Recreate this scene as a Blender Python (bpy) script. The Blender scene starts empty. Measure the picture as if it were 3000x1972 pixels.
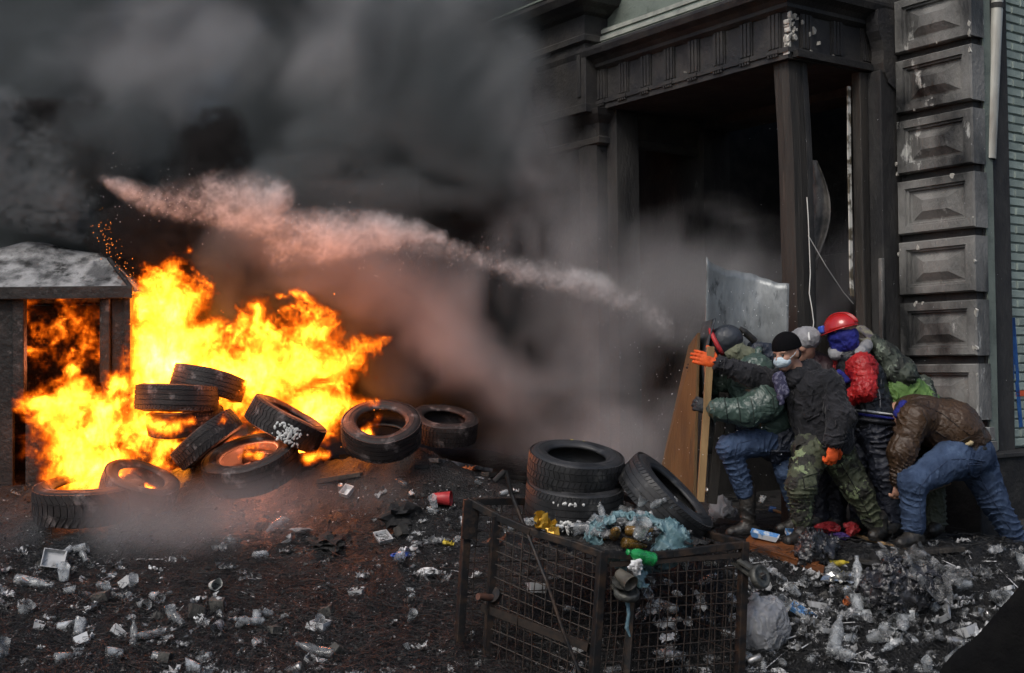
import bpy, bmesh, math, random
import numpy as np
from mathutils import Matrix, Vector, Euler
rng = np.random.default_rng(7)
random.seed(7)
SC = bpy.context.scene
COL = SC.collection
PI = math.pi

# ------------------------------------------------------------------ camera
F_PX = 3650.0                     # focal length in photo pixels (3000 wide)
PITCH = math.atan(95 / F_PX)
ROLL = math.radians(-0.6)
CAM_Z = 1.9
cam_data = bpy.data.cameras.new('camera')
cam = bpy.data.objects.new('camera', cam_data)
COL.objects.link(cam)
cam_data.sensor_width = 36.0
cam_data.lens = 36.0 * F_PX / 3000.0
cam_data.clip_end = 2000
cam.location = (0, 0, CAM_Z)
CR = Matrix.Rotation(PI / 2 + PITCH, 3, 'X') @ Matrix.Rotation(ROLL, 3, 'Z')
cam.rotation_euler = CR.to_euler()
SC.camera = cam
CRN = np.array(CR)

# ------------------------------------------------------------------ light
SUN_EL, SUN_AZ = math.radians(48), math.radians(-150)   # azimuth measured from +Y towards +X
world = bpy.data.worlds.new('World')
SC.world = world
world.use_nodes = True
wn = world.node_tree
sky = wn.nodes.new('ShaderNodeTexSky')
sky.sky_type = 'NISHITA'
sky.sun_disc = False
sky.sun_elevation = SUN_EL
sky.sun_rotation = SUN_AZ
sky.air_density = 1.0
sky.dust_density = 3.0
sky.ozone_density = 1.0
wn.links.new(sky.outputs[0], wn.nodes['Background'].inputs[0])
wn.nodes['Background'].inputs[1].default_value = 0.10
sd = bpy.data.lights.new('sun', 'SUN')
sd.energy = 1.4
sd.angle = math.radians(25)
sd.color = (1.0, 0.96, 0.9)
sun = bpy.data.objects.new('sun', sd)
COL.objects.link(sun)
sdir = Vector((math.sin(SUN_AZ) * math.cos(SUN_EL), math.cos(SUN_AZ) * math.cos(SUN_EL), math.sin(SUN_EL)))
sun.rotation_euler = sdir.to_track_quat('Z', 'Y').to_euler()
vs = SC.view_settings
vs.view_transform = 'Standard'
vs.look = 'None'
vs.exposure = 0.35
vs.gamma = 1.0
cy = SC.cycles
cy.use_denoising = True
cy.use_adaptive_sampling = True
cy.adaptive_threshold = 0.03
cy.max_bounces = 5
cy.diffuse_bounces = 2
cy.glossy_bounces = 2
cy.transmission_bounces = 4
cy.transparent_max_bounces = 8
cy.volume_bounces = 1
cy.sample_clamp_indirect = 3.0
cy.volume_step_rate = 3.0
cy.volume_max_steps = 400
cy.caustics_reflective = False
cy.caustics_refractive = False

# ------------------------------------------------------------------ pixel helpers
def ray(px, py):
    return CRN @ np.array([(px - 1500) / F_PX, (986 - py) / F_PX, -1.0])
def P(px, py, Y):                  # photo pixel + distance along Y -> point
    d = ray(px, py)
    p = np.array([0, 0, CAM_Z]) + d * (Y / d[1])
    return Vector(p)

# ------------------------------------------------------------------ numpy noise
def _h(ix, iy, iz, seed):
    n = (ix.astype(np.int64) * 374761393 + iy.astype(np.int64) * 668265263 + iz.astype(np.int64) * 2147483647 + seed * 1274126177) & 0xffffffff
    n = ((n ^ (n >> 13)) * 1274126177) & 0xffffffff
    n = (n ^ (n >> 16)) & 0xffff
    return n.astype(np.float32) / 32767.5 - 1.0
def vnoise(x, y, z, seed=0):
    x, y, z = np.broadcast_arrays(x, y, z)
    x0, y0, z0 = np.floor(x), np.floor(y), np.floor(z)
    fx, fy, fz = (x - x0), (y - y0), (z - z0)
    fx = fx * fx * (3 - 2 * fx); fy = fy * fy * (3 - 2 * fy); fz = fz * fz * (3 - 2 * fz)
    r = 0
    for dx in (0, 1):
        wx = fx if dx else 1 - fx
        for dy in (0, 1):
            wy = fy if dy else 1 - fy
            for dz in (0, 1):
                wz = fz if dz else 1 - fz
                r = r + wx * wy * wz * _h(x0 + dx, y0 + dy, z0 + dz, seed)
    return r
def fbm(x, y, z, octv=4, seed=0, gain=.5):
    a, r, t = 1.0, 0, 0
    for k in range(octv):
        r = r + a * vnoise(x * 2 ** k, y * 2 ** k, z * 2 ** k, seed + k * 17)
        t += a; a *= gain
    return r / t
def sstep(a, b, x):
    t = np.clip((x - a) / (b - a), 0, 1)
    return t * t * (3 - 2 * t)

# ------------------------------------------------------------------ ground height
def ghf(X, Y):
    X = np.asarray(X, dtype=float); Y = np.asarray(Y, dtype=float)
    left = np.clip(.36 * (Y - 7.5), 0, .93)
    right = np.clip(.80 * (Y - 7.62), 0, .63)
    w = sstep(-.3, 1.7, X)
    h = left * (1 - w) + right * w
    act = sstep(6.2, 7.4, Y) * (1 - sstep(14, 18, np.abs(X)))
    h = h + act * (.055 * fbm(X * 1.3, Y * 1.3, 0, 3, 3) + .03 * fbm(X * 4, Y * 4, 0, 3, 5))
    h = h + .30 * np.exp(-((X + .85) / .55) ** 2 - ((Y - 10.25) / .38) ** 2) + .30 * np.exp(-((X + 2.1) / .8) ** 2 - ((Y - 10.45) / .4) ** 2)
    far = sstep(16, 30, Y) + sstep(9, 20, np.abs(X))
    return h * (1 - np.clip(far, 0, 1))
def gz(x, y):
    return float(ghf(np.array([x]), np.array([y]))[0])
def G(px, py, lift=0.0):           # photo pixel -> point on the ground
    d = ray(px, py)
    lo, hi = 5.0, 16.0
    for y in np.arange(5.0, 16.0, .1):
        k = y / d[1]
        if CAM_Z + d[2] * k < gz(d[0] * k, y):
            hi = y; lo = y - .1
            break
    for _ in range(12):
        m = .5 * (lo + hi); k = m / d[1]
        if CAM_Z + d[2] * k < gz(d[0] * k, m): hi = m
        else: lo = m
    k = hi / d[1]
    return Vector((d[0] * k, hi, gz(d[0] * k, hi) + lift))

# ------------------------------------------------------------------ objects
def obj(name, me, m=None, parent=None, loc=None, kind=None):
    o = bpy.data.objects.new(name, me)
    COL.objects.link(o)
    if m is not None and me is not None and len(me.materials) == 0:
        me.materials.append(m)
    if parent is not None: o.parent = parent
    if loc is not None: o.location = loc
    if kind: o['kind'] = kind
    return o
def tag(o, label, cat, group=None):
    o['label'] = label; o['category'] = cat
    if group: o['group'] = group
    return o
def thing(name, label, cat, group=None, loc=(0, 0, 0)):
    o = bpy.data.objects.new(name, None)
    COL.objects.link(o); o.location = loc
    o.empty_display_size = .1
    return tag(o, label, cat, group)
def copy_tree(o, parent=None):
    c = o.copy(); COL.objects.link(c); c.parent = parent
    for ch in list(o.children): copy_tree(ch, c)
    return c

class MB:
    def __init__(s): s.v = []; s.f = []
    def add(s, v, f):
        b = len(s.v); s.v += [tuple(p) for p in v]; s.f += [tuple(i + b for i in q) for q in f]
    def box(s, lo, hi, M=None):
        x0, y0, z0 = lo; x1, y1, z1 = hi
        v = [Vector(p) for p in ((x0, y0, z0), (x1, y0, z0), (x1, y1, z0), (x0, y1, z0), (x0, y0, z1), (x1, y0, z1), (x1, y1, z1), (x0, y1, z1))]
        if M is not None: v = [M @ p for p in v]
        s.add(v, [(0, 3, 2, 1), (4, 5, 6, 7), (0, 1, 5, 4), (1, 2, 6, 5), (2, 3, 7, 6), (3, 0, 4, 7)])
    def tube(s, pts, r, n=8, cap=True):
        pts = [Vector(p) for p in pts]; N = len(pts)
        rs = r if isinstance(r, (list, tuple)) else [r] * N
        t = (pts[1] - pts[0]).normalized(); a = t.orthogonal().normalized()
        vv = []; ff = []
        for i, p in enumerate(pts):
            t2 = (pts[min(i + 1, N - 1)] - pts[max(i - 1, 0)])
            if t2.length > 1e-9: t2.normalize()
            else: t2 = t
            a = (a - t2 * a.dot(t2)); a = a.normalized() if a.length > 1e-6 else t2.orthogonal().normalized()
            b = t2.cross(a); t = t2
            for k in range(n):
                an = 2 * PI * k / n
                vv.append(p + (a * math.cos(an) + b * math.sin(an)) * rs[i])
        for i in range(N - 1):
            for k in range(n):
                k2 = (k + 1) % n
                ff.append((i * n + k, i * n + k2, (i + 1) * n + k2, (i + 1) * n + k))
        if cap:
            ff.append(tuple(range(n))[::-1]); ff.append(tuple((N - 1) * n + k for k in range(n)))
        s.add(vv, ff)
    def bar(s, a, b, w, h, up=(0, 0, 1)):
        a = Vector(a); b = Vector(b); t = (b - a).normalized(); up = Vector(up)
        x = t.cross(up)
        x = x.normalized() if x.length > 1e-5 else t.orthogonal().normalized()
        y = x.cross(t)
        v = []
        for p in (a, b):
            for i, j in ((-1, -1), (1, -1), (1, 1), (-1, 1)): v.append(p + x * (i * w / 2) + y * (j * h / 2))
        s.add(v, [(3, 2, 1, 0), (4, 5, 6, 7), (0, 1, 5, 4), (1, 2, 6, 5), (2, 3, 7, 6), (3, 0, 4, 7)])
    def lathe(s, prof, n=24, M=None, closed=False):
        vv = []; ff = []; m = len(prof)
        for k in range(n):
            a = 2 * PI * k / n
            for r, z in prof:
                p = Vector((r * math.cos(a), r * math.sin(a), z)); vv.append(M @ p if M is not None else p)
        for k in range(n):
            k2 = (k + 1) % n
            for i in range(m if closed else m - 1):
                j = (i + 1) % m
                ff.append((k * m + i, k2 * m + i, k2 * m + j, k * m + j))
        s.add(vv, ff)
    def build(s, name, m=None, parent=None, smooth=False, bevel=0, kind=None, loc=None):
        me = s.mesh(name, smooth)
        o = obj(name, me, m, parent, loc, kind)
        if bevel:
            b = o.modifiers.new('bevel', 'BEVEL'); b.width = bevel; b.segments = 2; b.limit_method = 'ANGLE'; b.angle_limit = .6
        return o
    def mesh(s, name, smooth=False):
        me = bpy.data.meshes.new(name)
        me.from_pydata(s.v, [], s.f); me.update()
        if smooth: me.polygons.foreach_set('use_smooth', [True] * len(me.polygons))
        return me

# ------------------------------------------------------------------ materials
MATS = {}
def lin(c):                         # sRGB 0-255 -> linear
    return tuple(((x / 255) / 12.92 if x / 255 < .04045 else ((x / 255 + .055) / 1.055) ** 2.4) for x in c)
def mat(name, col, rough=.6, col2=None, scale=6, mix=(.4, .65), bump=0, bscale=20, metal=0, spec=.5, col3=None, scale3=2, mix3=(.55, .7),
        stretch=None, trans=0, alpha=1, coat=0, rand=0, ior=1.45, sss=0, bdist=.02, rough2=None, sheen=0, wrinkle=0, wscale=8):
    if name in MATS: return MATS[name]
    m = bpy.data.materials.new(name); m.use_nodes = True
    nt = m.node_tree; N = nt.nodes; L = nt.links.new
    b = N['Principled BSDF']
    b.inputs['Roughness'].default_value = rough
    b.inputs['Metallic'].default_value = metal
    b.inputs['Specular IOR Level'].default_value = spec
    b.inputs['IOR'].default_value = ior
    b.inputs['Transmission Weight'].default_value = trans
    b.inputs['Alpha'].default_value = alpha
    b.inputs['Coat Weight'].default_value = coat
    b.inputs['Coat Roughness'].default_value = .15
    b.inputs['Sheen Weight'].default_value = sheen
    tc = N.new('ShaderNodeTexCoord'); vec = tc.outputs['Object']
    if stretch:
        mp = N.new('ShaderNodeMapping'); mp.inputs['Scale'].default_value = stretch; L(vec, mp.inputs[0]); vec = mp.outputs[0]
    def noise(sc, det=6, rg=.55):
        n = N.new('ShaderNodeTexNoise'); n.inputs['Scale'].default_value = sc; n.inputs['Detail'].default_value = det; n.inputs['Roughness'].default_value = rg
        L(vec, n.inputs['Vector']); return n.outputs['Fac']
    def ramp(f, a, b_):
        r = N.new('ShaderNodeMapRange'); r.inputs['From Min'].default_value = a; r.inputs['From Max'].default_value = b_; L(f, r.inputs['Value']); return r.outputs[0]
    def mixc(f, a, c):
        x = N.new('ShaderNodeMix'); x.data_type = 'RGBA'
        L(f, x.inputs[0])
        for k, q in ((6, a), (7, c)):
            if isinstance(q, tuple): x.inputs[k].default_value = (*q[:3], 1)
            else: L(q, x.inputs[k])
        return x.outputs[2]
    c = tuple(col[:3])
    if col2 is not None: 
        f2 = ramp(noise(scale), *mix)
        c = mixc(f2, c, tuple(col2))
        if rough2 is not None:
            rr = N.new('ShaderNodeMapRange'); rr.inputs['To Min'].default_value = rough; rr.inputs['To Max'].default_value = rough2
            L(f2, rr.inputs['Value']); L(rr.outputs[0], b.inputs['Roughness'])
    if col3 is not None: c = mixc(ramp(noise(scale3, 8, .65), *mix3), c, tuple(col3))
    if rand:
        oi = N.new('ShaderNodeObjectInfo'); hs = N.new('ShaderNodeHueSaturation')
        mr = N.new('ShaderNodeMapRange'); mr.inputs['To Min'].default_value = 1 - rand; mr.inputs['To Max'].default_value = 1 + rand * .6
        L(oi.outputs['Random'], mr.inputs['Value']); L(mr.outputs[0], hs.inputs['Value'])
        if isinstance(c, tuple): hs.inputs['Color'].default_value = (*c, 1)
        else: L(c, hs.inputs['Color'])
        c = hs.outputs[0]
    if isinstance(c, tuple): b.inputs['Base Color'].default_value = (*c, 1)
    else: L(c, b.inputs['Base Color'])
    if wrinkle:
        wn_ = N.new('ShaderNodeTexNoise'); wn_.inputs['Scale'].default_value = wscale; wn_.inputs['Detail'].default_value = 3; wn_.inputs['Distortion'].default_value = 1.6; L(vec, wn_.inputs['Vector'])
        q1 = N.new('ShaderNodeMath'); q1.operation = 'SUBTRACT'; q1.inputs[1].default_value = .5; L(wn_.outputs['Fac'], q1.inputs[0])
        q2 = N.new('ShaderNodeMath'); q2.operation = 'ABSOLUTE'; L(q1.outputs[0], q2.inputs[0])
        q3 = N.new('ShaderNodeMath'); q3.operation = 'POWER'; q3.inputs[1].default_value = .6; L(q2.outputs[0], q3.inputs[0])
        bw_ = N.new('ShaderNodeBump'); bw_.inputs['Strength'].default_value = wrinkle; bw_.inputs['Distance'].default_value = .05
        L(q3.outputs[0], bw_.inputs['Height']); L(bw_.outputs[0], b.inputs['Normal'])
    if bump:
        bp = N.new('ShaderNodeBump'); bp.inputs['Strength'].default_value = bump; bp.inputs['Distance'].default_value = bdist
        L(noise(bscale, 5), bp.inputs['Height'])
        if wrinkle: L(bw_.outputs[0], bp.inputs['Normal'])
        L(bp.outputs[0], b.inputs['Normal'])
    MATS[name] = m
    return m

# ------------------------------------------------------------------ signed-distance modelling (surface nets)
def v3(p): return np.array(p, dtype=np.float32)
def sd_cone(X, a, b, ra, rb):
    a, b = v3(a), v3(b); ba = b - a; l2 = float(ba @ ba) + 1e-12
    pa = X - a
    t = np.clip((pa @ ba) / l2, 0, 1)
    d = pa - t[..., None] * ba
    return np.sqrt((d * d).sum(-1)) - (ra + (rb - ra) * t)
def sd_ell(X, c, r, Rm=None):
    q = X - v3(c)
    if Rm is not None: q = q @ np.array(Rm, dtype=np.float32)      # columns of Rm are the local axes
    r = v3(r)
    k0 = np.sqrt(((q / r) ** 2).sum(-1)); k1 = np.sqrt(((q / (r * r)) ** 2).sum(-1)) + 1e-9
    return k0 * (k0 - 1) / k1
def sd_box(X, c, hsz, Rm=None, rd=.01):
    q = X - v3(c)
    if Rm is not None: q = q @ np.array(Rm, dtype=np.float32)
    q = np.abs(q) - (v3(hsz) - rd)
    return np.sqrt((np.maximum(q, 0) ** 2).sum(-1)) + np.minimum(q.max(-1), 0) - rd
def smin(a, b, k):
    h = np.clip(.5 + .5 * (b - a) / k, 0, 1)
    return b + (a - b) * h - k * h * (1 - h)
def smax(a, b, k): return -smin(-a, -b, k)
def grid(lo, hi, h):
    ax = [np.arange(l, u + h, h, dtype=np.float32) for l, u in zip(lo, hi)]
    return np.stack(np.meshgrid(*ax, indexing='ij'), -1)
def surf_nets(f, lo, h, name):
    s = f < 0
    nx, ny, nz = f.shape
    acc = np.zeros((nx - 1, ny - 1, nz - 1, 3), np.float32); cnt = np.zeros((nx - 1, ny - 1, nz - 1), np.float32)
    def sub(A, o): return A[o[0]:nx - 1 + o[0], o[1]:ny - 1 + o[1], o[2]:nz - 1 + o[2]]
    cs = [(i, j, k) for i in (0, 1) for j in (0, 1) for k in (0, 1)]
    for a in cs:
        for ax in range(3):
            if a[ax] == 1: continue
            b = list(a); b[ax] = 1; b = tuple(b)
            fa, fb = sub(f, a), sub(f, b)
            cr = (fa < 0) != (fb < 0)
            t = np.where(cr, fa / np.where(cr, fa - fb, 1), 0)
            for d in range(3):
                acc[..., d] += np.where(cr, a[d] + (t if d == ax else 0), 0)
            cnt += cr
    on = cnt > 0
    idx = -np.ones(cnt.shape, np.int64); idx[on] = np.arange(on.sum())
    cell = np.argwhere(on)
    V = (cell + acc[on] / cnt[on][:, None]) * h + np.array(lo)
    quads = []
    for ax in range(3):
        o1, o2 = [(1, 2), (2, 0), (0, 1)][ax]
        A = [slice(None)] * 3; Bs = [slice(None)] * 3
        A[ax] = slice(0, f.shape[ax] - 1); Bs[ax] = slice(1, f.shape[ax])
        cr = s[tuple(A)] != s[tuple(Bs)]
        e = np.argwhere(cr)
        e = e[(e[:, o1] > 0) & (e[:, o2] > 0) & (e[:, o1] < f.shape[o1] - 1) & (e[:, o2] < f.shape[o2] - 1)]
        if len(e) == 0: continue
        ins = s[tuple(A)][tuple(e.T)]
        def c(d1, d2):
            q = e.copy(); q[:, o1] += d1; q[:, o2] += d2
            return idx[tuple(q.T)]
        Q = np.stack([c(-1, -1), c(0, -1), c(0, 0), c(-1, 0)], 1)
        Q[~ins] = Q[~ins][:, ::-1]
        quads.append(Q)
    Q = np.concatenate(quads) if quads else np.zeros((0, 4), int)
    Q = Q[(Q >= 0).all(1)]
    me = bpy.data.meshes.new(name)
    me.vertices.add(len(V)); me.vertices.foreach_set('co', V.astype(np.float32).ravel())
    me.loops.add(Q.size); me.loops.foreach_set('vertex_index', Q.ravel().astype(np.int32))
    me.polygons.add(len(Q)); me.polygons.foreach_set('loop_start', (np.arange(len(Q)) * 4).astype(np.int32))
    me.polygons.foreach_set('loop_total', np.full(len(Q), 4, np.int32))
    me.polygons.foreach_set('use_smooth', [True] * len(Q))
    me.update(calc_edges=True); me.validate()
    return me
# ================================================================== GROUND
def axis(lo, hi, step, far):
    mid = np.arange(lo, hi + 1e-6, step)
    out = np.array([.3, .8, 2, 5, 12, 30, 80, far])
    return np.concatenate([(lo - out)[::-1], mid, hi + out])
gx = axis(-6.5, 6.0, .035, 400); gy = axis(5.6, 13.5, .035, 600)
GX, GY = np.meshgrid(gx, gy, indexing='ij')
GZ = ghf(GX, GY)
act = sstep(5.5, 7.2, GY) * (1 - sstep(13, 14, GY)) * (1 - sstep(6.2, 7.2, np.abs(GX)))
GZ = GZ + act * (.032 * fbm(GX * 11, GY * 11, 0, 3, 11) + .022 * np.abs(fbm(GX * 34, GY * 34, 0, 2, 12)))
nx_, ny_ = GX.shape
ii = np.arange(nx_ * ny_).reshape(nx_, ny_)
Q = np.stack([ii[:-1, :-1], ii[1:, :-1], ii[1:, 1:], ii[:-1, 1:]], -1).reshape(-1, 4)
me = bpy.data.meshes.new('ground')
me.from_pydata(np.stack([GX, GY, GZ], -1).reshape(-1, 3).tolist(), [], Q.tolist())
me.polygons.foreach_set('use_smooth', [True] * len(me.polygons))
m_ground = mat('ground', (.0065, .007, .008), rough=.42, col2=(.016, .0165, .017), scale=9, mix=(.45, .75), bump=.9, bscale=60, bdist=.03,
               col3=(.075, .075, .077), scale3=40, mix3=(.66, .78), spec=.5)
obj('ground', me, m_ground, kind='structure')

# ================================================================== BUILDING
bu = Vector((-.577, .817, 0)).normalized()        # along the facade, away from the camera
bn = Vector((-.817, -.577, 0)).normalized()       # out of the facade
BA = P(2862, 1060, 9.4); BA.z = 0; BA = BA - bn * .15
BM = Matrix(((bu.x, bn.x, 0, BA.x), (bu.y, bn.y, 0, BA.y), (0, 0, 1, 0), (0, 0, 0, 1)))   # (s, out, z) -> world
def BP(s, o, z): return BM @ Vector((s, o, z))
m_soot = mat('sooty_plaster', (.014, .014, .015), .8, (.045, .043, .041), 5, (.4, .75), bump=.5, bscale=35, col3=(.09, .092, .088), scale3=9, mix3=(.64, .76), stretch=(1, 1, .45))
m_soot2 = mat('scorched_entablature', (.018, .018, .02), .6, (.05, .046, .042), 4, (.4, .7), bump=.4, bscale=30, col3=(.11, .105, .1), scale3=14, mix3=(.67, .78))
m_block = mat('sooty_stone', (.010, .0105, .011), .5, (.19, .187, .178), 2.2, (.38, .62), bump=.5, bscale=50, col3=(.40, .40, .38), scale3=4.5, mix3=(.61, .66), stretch=(1, 1, .5), rough2=.7)
m_brick = mat('painted_brick', (.30, .36, .325), .7, (.19, .235, .21), 5, (.45, .7), bump=.4, bscale=60, rand=.16, col3=(.05, .06, .055), scale3=4, mix3=(.62, .8), stretch=(1, 1, .4))
m_mortar = mat('mortar', (.19, .23, .21), .8, (.11, .135, .122), 6, bump=.3, bscale=60)
m_green = mat('green_render', (.16, .19, .165), .75, (.10, .12, .105), 4, (.4, .7), bump=.3, bscale=40, col3=(.05, .055, .05), scale3=3, mix3=(.6, .78))
m_pale = mat('pale_moulding', (.36, .37, .33), .7, (.20, .21, .19), 8, (.4, .7), bump=.3, bscale=40)
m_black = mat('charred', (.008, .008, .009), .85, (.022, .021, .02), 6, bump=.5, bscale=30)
m_flake = mat('bare_plaster', (.62, .60, .55), .8, (.42, .40, .36), 30)
m_wood_c = mat('charred_wood', (.035, .03, .025), .7, (.012, .011, .01), 7, (.4, .65), bump=.6, bscale=40, stretch=(1, 1, .12), col3=(.12, .10, .08), scale3=12, mix3=(.62, .76))

bld = thing('building', 'soot blackened stone building with columned porch and rusticated corner', 'building')
def bbox(name, s, o, z, m, par=None, bevel=.006):
    b = MB(); b.box((s[0], o[0], z[0]), (s[1], o[1], z[1]), BM)
    # BM is a rotation/mirror: fix facing
    ob = b.build(name, m, par or bld, bevel=bevel)
    ob.data.flip_normals()
    return ob
def prof_run(mb, prof, s0, s1, side=None):
    """extrude an (out, z) profile along s, optional mitred return along -out at s0"""
    n = len(prof); v = []; f = []
    for o, z in prof: v.append(BP(s1, o, z))
    for o, z in prof: v.append(BP(s0 - (o - side if side is not None else 0), o, z))
    for i in range(n - 1): f.append((i, i + 1, n + i + 1, n + i))
    if side is not None:
        for o, z in prof: v.append(BP(s0 - (o - side), -.02, z))
        for i in range(n - 1): f.append((n + i, n + i + 1, 2 * n + i + 1, 2 * n + i))
    else: f.append(tuple(range(n, 2 * n)))
    f.append(tuple(range(n))[::-1])
    mb.add(v, f)

# walls : facade with doorway, side wall, upper wall
mb = MB()
for s, o, z in (((.02, 1.02), (-.35, 0), (0, 7.5)), ((3.05, 14), (-.35, 0), (0, 7.5)), ((1.02, 3.05), (-.35, 0), (4.2, 7.5))):
    mb.box((s[0], o[0], z[0]), (s[1], o[1], z[1]), BM)
w = mb.build('facade_wall', m_soot, bld); w.data.flip_normals()
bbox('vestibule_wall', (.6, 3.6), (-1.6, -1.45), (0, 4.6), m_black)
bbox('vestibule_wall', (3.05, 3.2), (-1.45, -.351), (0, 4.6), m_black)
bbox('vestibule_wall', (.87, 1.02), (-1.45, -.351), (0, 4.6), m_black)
bbox('doorway_jamb', (2.12, 2.17), (-1.2, -1.15), (.5, 3.3), m_flake)
bbox('door_leaf', (1.5, 2.08), (-1.3, -1.25), (.5, 3.0), m_wood_c)
bbox('door_leaf', (2.2, 2.8), (-1.3, -1.25), (.5, 3.0), m_wood_c)
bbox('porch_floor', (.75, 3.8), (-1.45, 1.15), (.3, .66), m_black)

# rusticated corner blocks : nested frames with a hipped raised panel
def nested(rings):
    v = []; f = []
    for s0, s1, z0, z1, o in rings:
        v += [BP(s0, o, z0), BP(s1, o, z0), BP(s1, o, z1), BP(s0, o, z1)]
    for k in range(len(rings) - 1):
        for i in range(4):
            j = (i + 1) % 4
            f.append((k * 4 + i, k * 4 + j, k * 4 + 4 + j, k * 4 + 4 + i))
    k = len(rings) - 1
    f.append((k * 4, k * 4 + 1, k * 4 + 2, k * 4 + 3))
    return v, f
for k in range(-1, 7):
    z0 = 1.965 + .487 * k; z1 = z0 + .425
    w_ = .012 * math.sin(k * 2.3); s0, s1 = .0 + w_ * .3, .70
    mb = MB()
    def rg(i, o, a=0, b=0): return (s0 + i + a, s1 - i - a, z0 + i * .85 + b, z1 - i * .85 - b, o)
    v, f = nested([rg(0, -.02), rg(0, .135), rg(.012, .15), rg(.075, .15), rg(.080, .128), rg(.098, .128), rg(.104, .105), rg(.115, .105)])
    mb.add(v, f[:-1])
    bl = mb.build('corner_block', m_block, bld); bl.data.flip_normals()
    mb = MB(); v, f = nested([rg(.115, .105), rg(.125, .107), rg(.18, .148, .055, .015)])
    mb.add(v, f); pn = mb.build('raised_panel', m_block, bl); pn.data.flip_normals()
    bbox('joint_course', (.035, .70), (-.02, .085), (z1 - .005, z0 + .49), m_soot if k < 6 else m_soot, bevel=0)
bbox('base_moulding', (-.03, .74), (-.02, .19), (1.32, 1.42), m_block)
bbox('base_moulding', (-.05, .76), (-.02, .23), (1.235, 1.315), m_block)
bbox('plinth', (-.09, .80), (-3.5, .27), (0, 1.232), m_black, bevel=.015)
bbox('plinth_cap', (-.11, .82), (-3.5, .30), (1.19, 1.225), m_soot)
bbox('corner_strip', (.01, .06), (-.12, -.021), (1.24, 7), m_green, bevel=0)

# side wall with bricks one by one
bbox('side_wall', (.075, .35), (-4, -.125), (1.24, 7.5), m_mortar, bevel=0)
bm_l, bm_h = .235, .0625
br_me = {}
for key, L_ in (('full', bm_l), ('half', bm_l / 2 - .005)):
    b = MB(); e = .006
    v = [(0, 0, 0), (0, -L_, 0), (0, -L_, bm_h), (0, 0, bm_h)]
    i = [(-.012, -e, e), (-.012, -L_ + e, e), (-.012, -L_ + e, bm_h - e), (-.012, -e, bm_h - e)]
    b.add(v + i, [(0, 1, 5, 4), (1, 2, 6, 5), (2, 3, 7, 6), (3, 0, 4, 7), (4, 5, 6, 7)])
    br_me[key] = b.mesh('brick'); br_me[key].materials.append(m_brick)
side_wall = [o for o in bld.children if o.name.startswith('side_wall')][0]
row = 0; z = 1.25
while z < 4.95:
    o_ = -.13 - (0 if row % 2 == 0 else -bm_l / 2 - .0)
    first = True; pos = -.128
    while pos > -.95:
        key = 'half' if (row % 2 and first) else 'full'; first = False
        L_ = bm_l if key == 'full' else bm_l / 2 - .005
        o = obj('brick', br_me[key], None, side_wall)
        o.matrix_world = BM @ Matrix.Translation((.075 + .003 * random.uniform(-1, 1), pos, z)) 
        pos -= L_ + .011
    z += bm_h + .0105; row += 1

# porch : entablature
SO = 4.26
mb = MB(); prof_run(mb, [(1.22, SO), (1.22, SO + .05), (1.235, SO + .05), (1.235, SO + .085), (1.20, SO + .09), (1.20, SO + .37), (1.215, SO + .37)], .86, 3.9, 1.22)
arch = mb.build('architrave_and_frieze', m_soot2, bld)
mb = MB(); prof_run(mb, [(1.21, SO + .365), (1.25, SO + .39), (1.25, SO + .42), (1.29, SO + .45), (1.36, SO + .475), (1.38, SO + .52), (1.38, SO + .545), (1.0, SO + .57)], .86, 3.9, 1.22)
mb.build('cornice', m_soot2, bld)
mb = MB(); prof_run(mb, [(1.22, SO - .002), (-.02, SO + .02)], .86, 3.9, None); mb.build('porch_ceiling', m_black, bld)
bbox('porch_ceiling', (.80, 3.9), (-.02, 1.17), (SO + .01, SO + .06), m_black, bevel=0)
mb = MB(); prof_run(mb, [(1.24, SO + .555), (1.24, SO + .60), (1.20, SO + .62), (1.20, SO + .68), (1.16, SO + .70), (1.16, SO + .76), (1.10, SO + .77), (1.10, 7.4)], 1.0, 3.9, 1.22)
mb.build('balcony_wall', m_green, bld)
for a, b_ in ((.575, .603), (.625, .672), (.705, .752)):
    mb = MB(); oo = 1.245 if a < .6 else (1.205 if a < .7 else 1.165)
    prof_run(mb, [(oo - .02, SO + a), (oo + .012, SO + a + .005), (oo + .012, SO + b_ - .006), (oo - .02, SO + b_)], .98, 3.9, 1.22)
    mb.build('pale_moulding', m_pale, bld)
def triglyph(s, front=True, o=None):
    mb = MB()
    def bx(a0, a1, d0, d1, z0, z1):
        if front: mb.box((a0, d0, z0), (a1, d1, z1), BM)
        else: mb.box((.86 - (d1 - 1.22), a0, z0), (.86 - (d0 - 1.22), a1, z1), BM)
    c = s
    for k in (-1, 0, 1): bx(c + k * .04 - .014, c + k * .04 + .014, 1.195, 1.228, SO + .10, SO + .365)
    bx(c - .065, c + .065, 1.195, 1.216, SO + .09, SO + .367)
    bx(c - .06, c + .06, 1.20, 1.246, SO + .052, SO + .078)
    for k in range(4): bx(c - .05 + k * .028, c - .034 + k * .028, 1.20, 1.242, SO + .03, SO + .051)
    t = mb.build('triglyph', m_soot2, bld); t.data.flip_normals()
for k in range(8): triglyph(1.0 + k * .30)
for k in range(3): triglyph(1.0 - k * .36, False)
# inscription-like scroll relief high on the balcony wall
for k, s in enumerate((2.2, 2.36, 2.5, 2.66)):
    mb = MB(); R_ = .055 if k % 2 == 0 else .03
    mb.tube([BP(s + R_ * math.cos(a) , 1.105, 5.25 + R_ * math.sin(a)) for a in np.linspace(0, 2 * PI, 15)], .014, 6, False)
    mb.build('scroll_ornament', m_green, bld)
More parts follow.
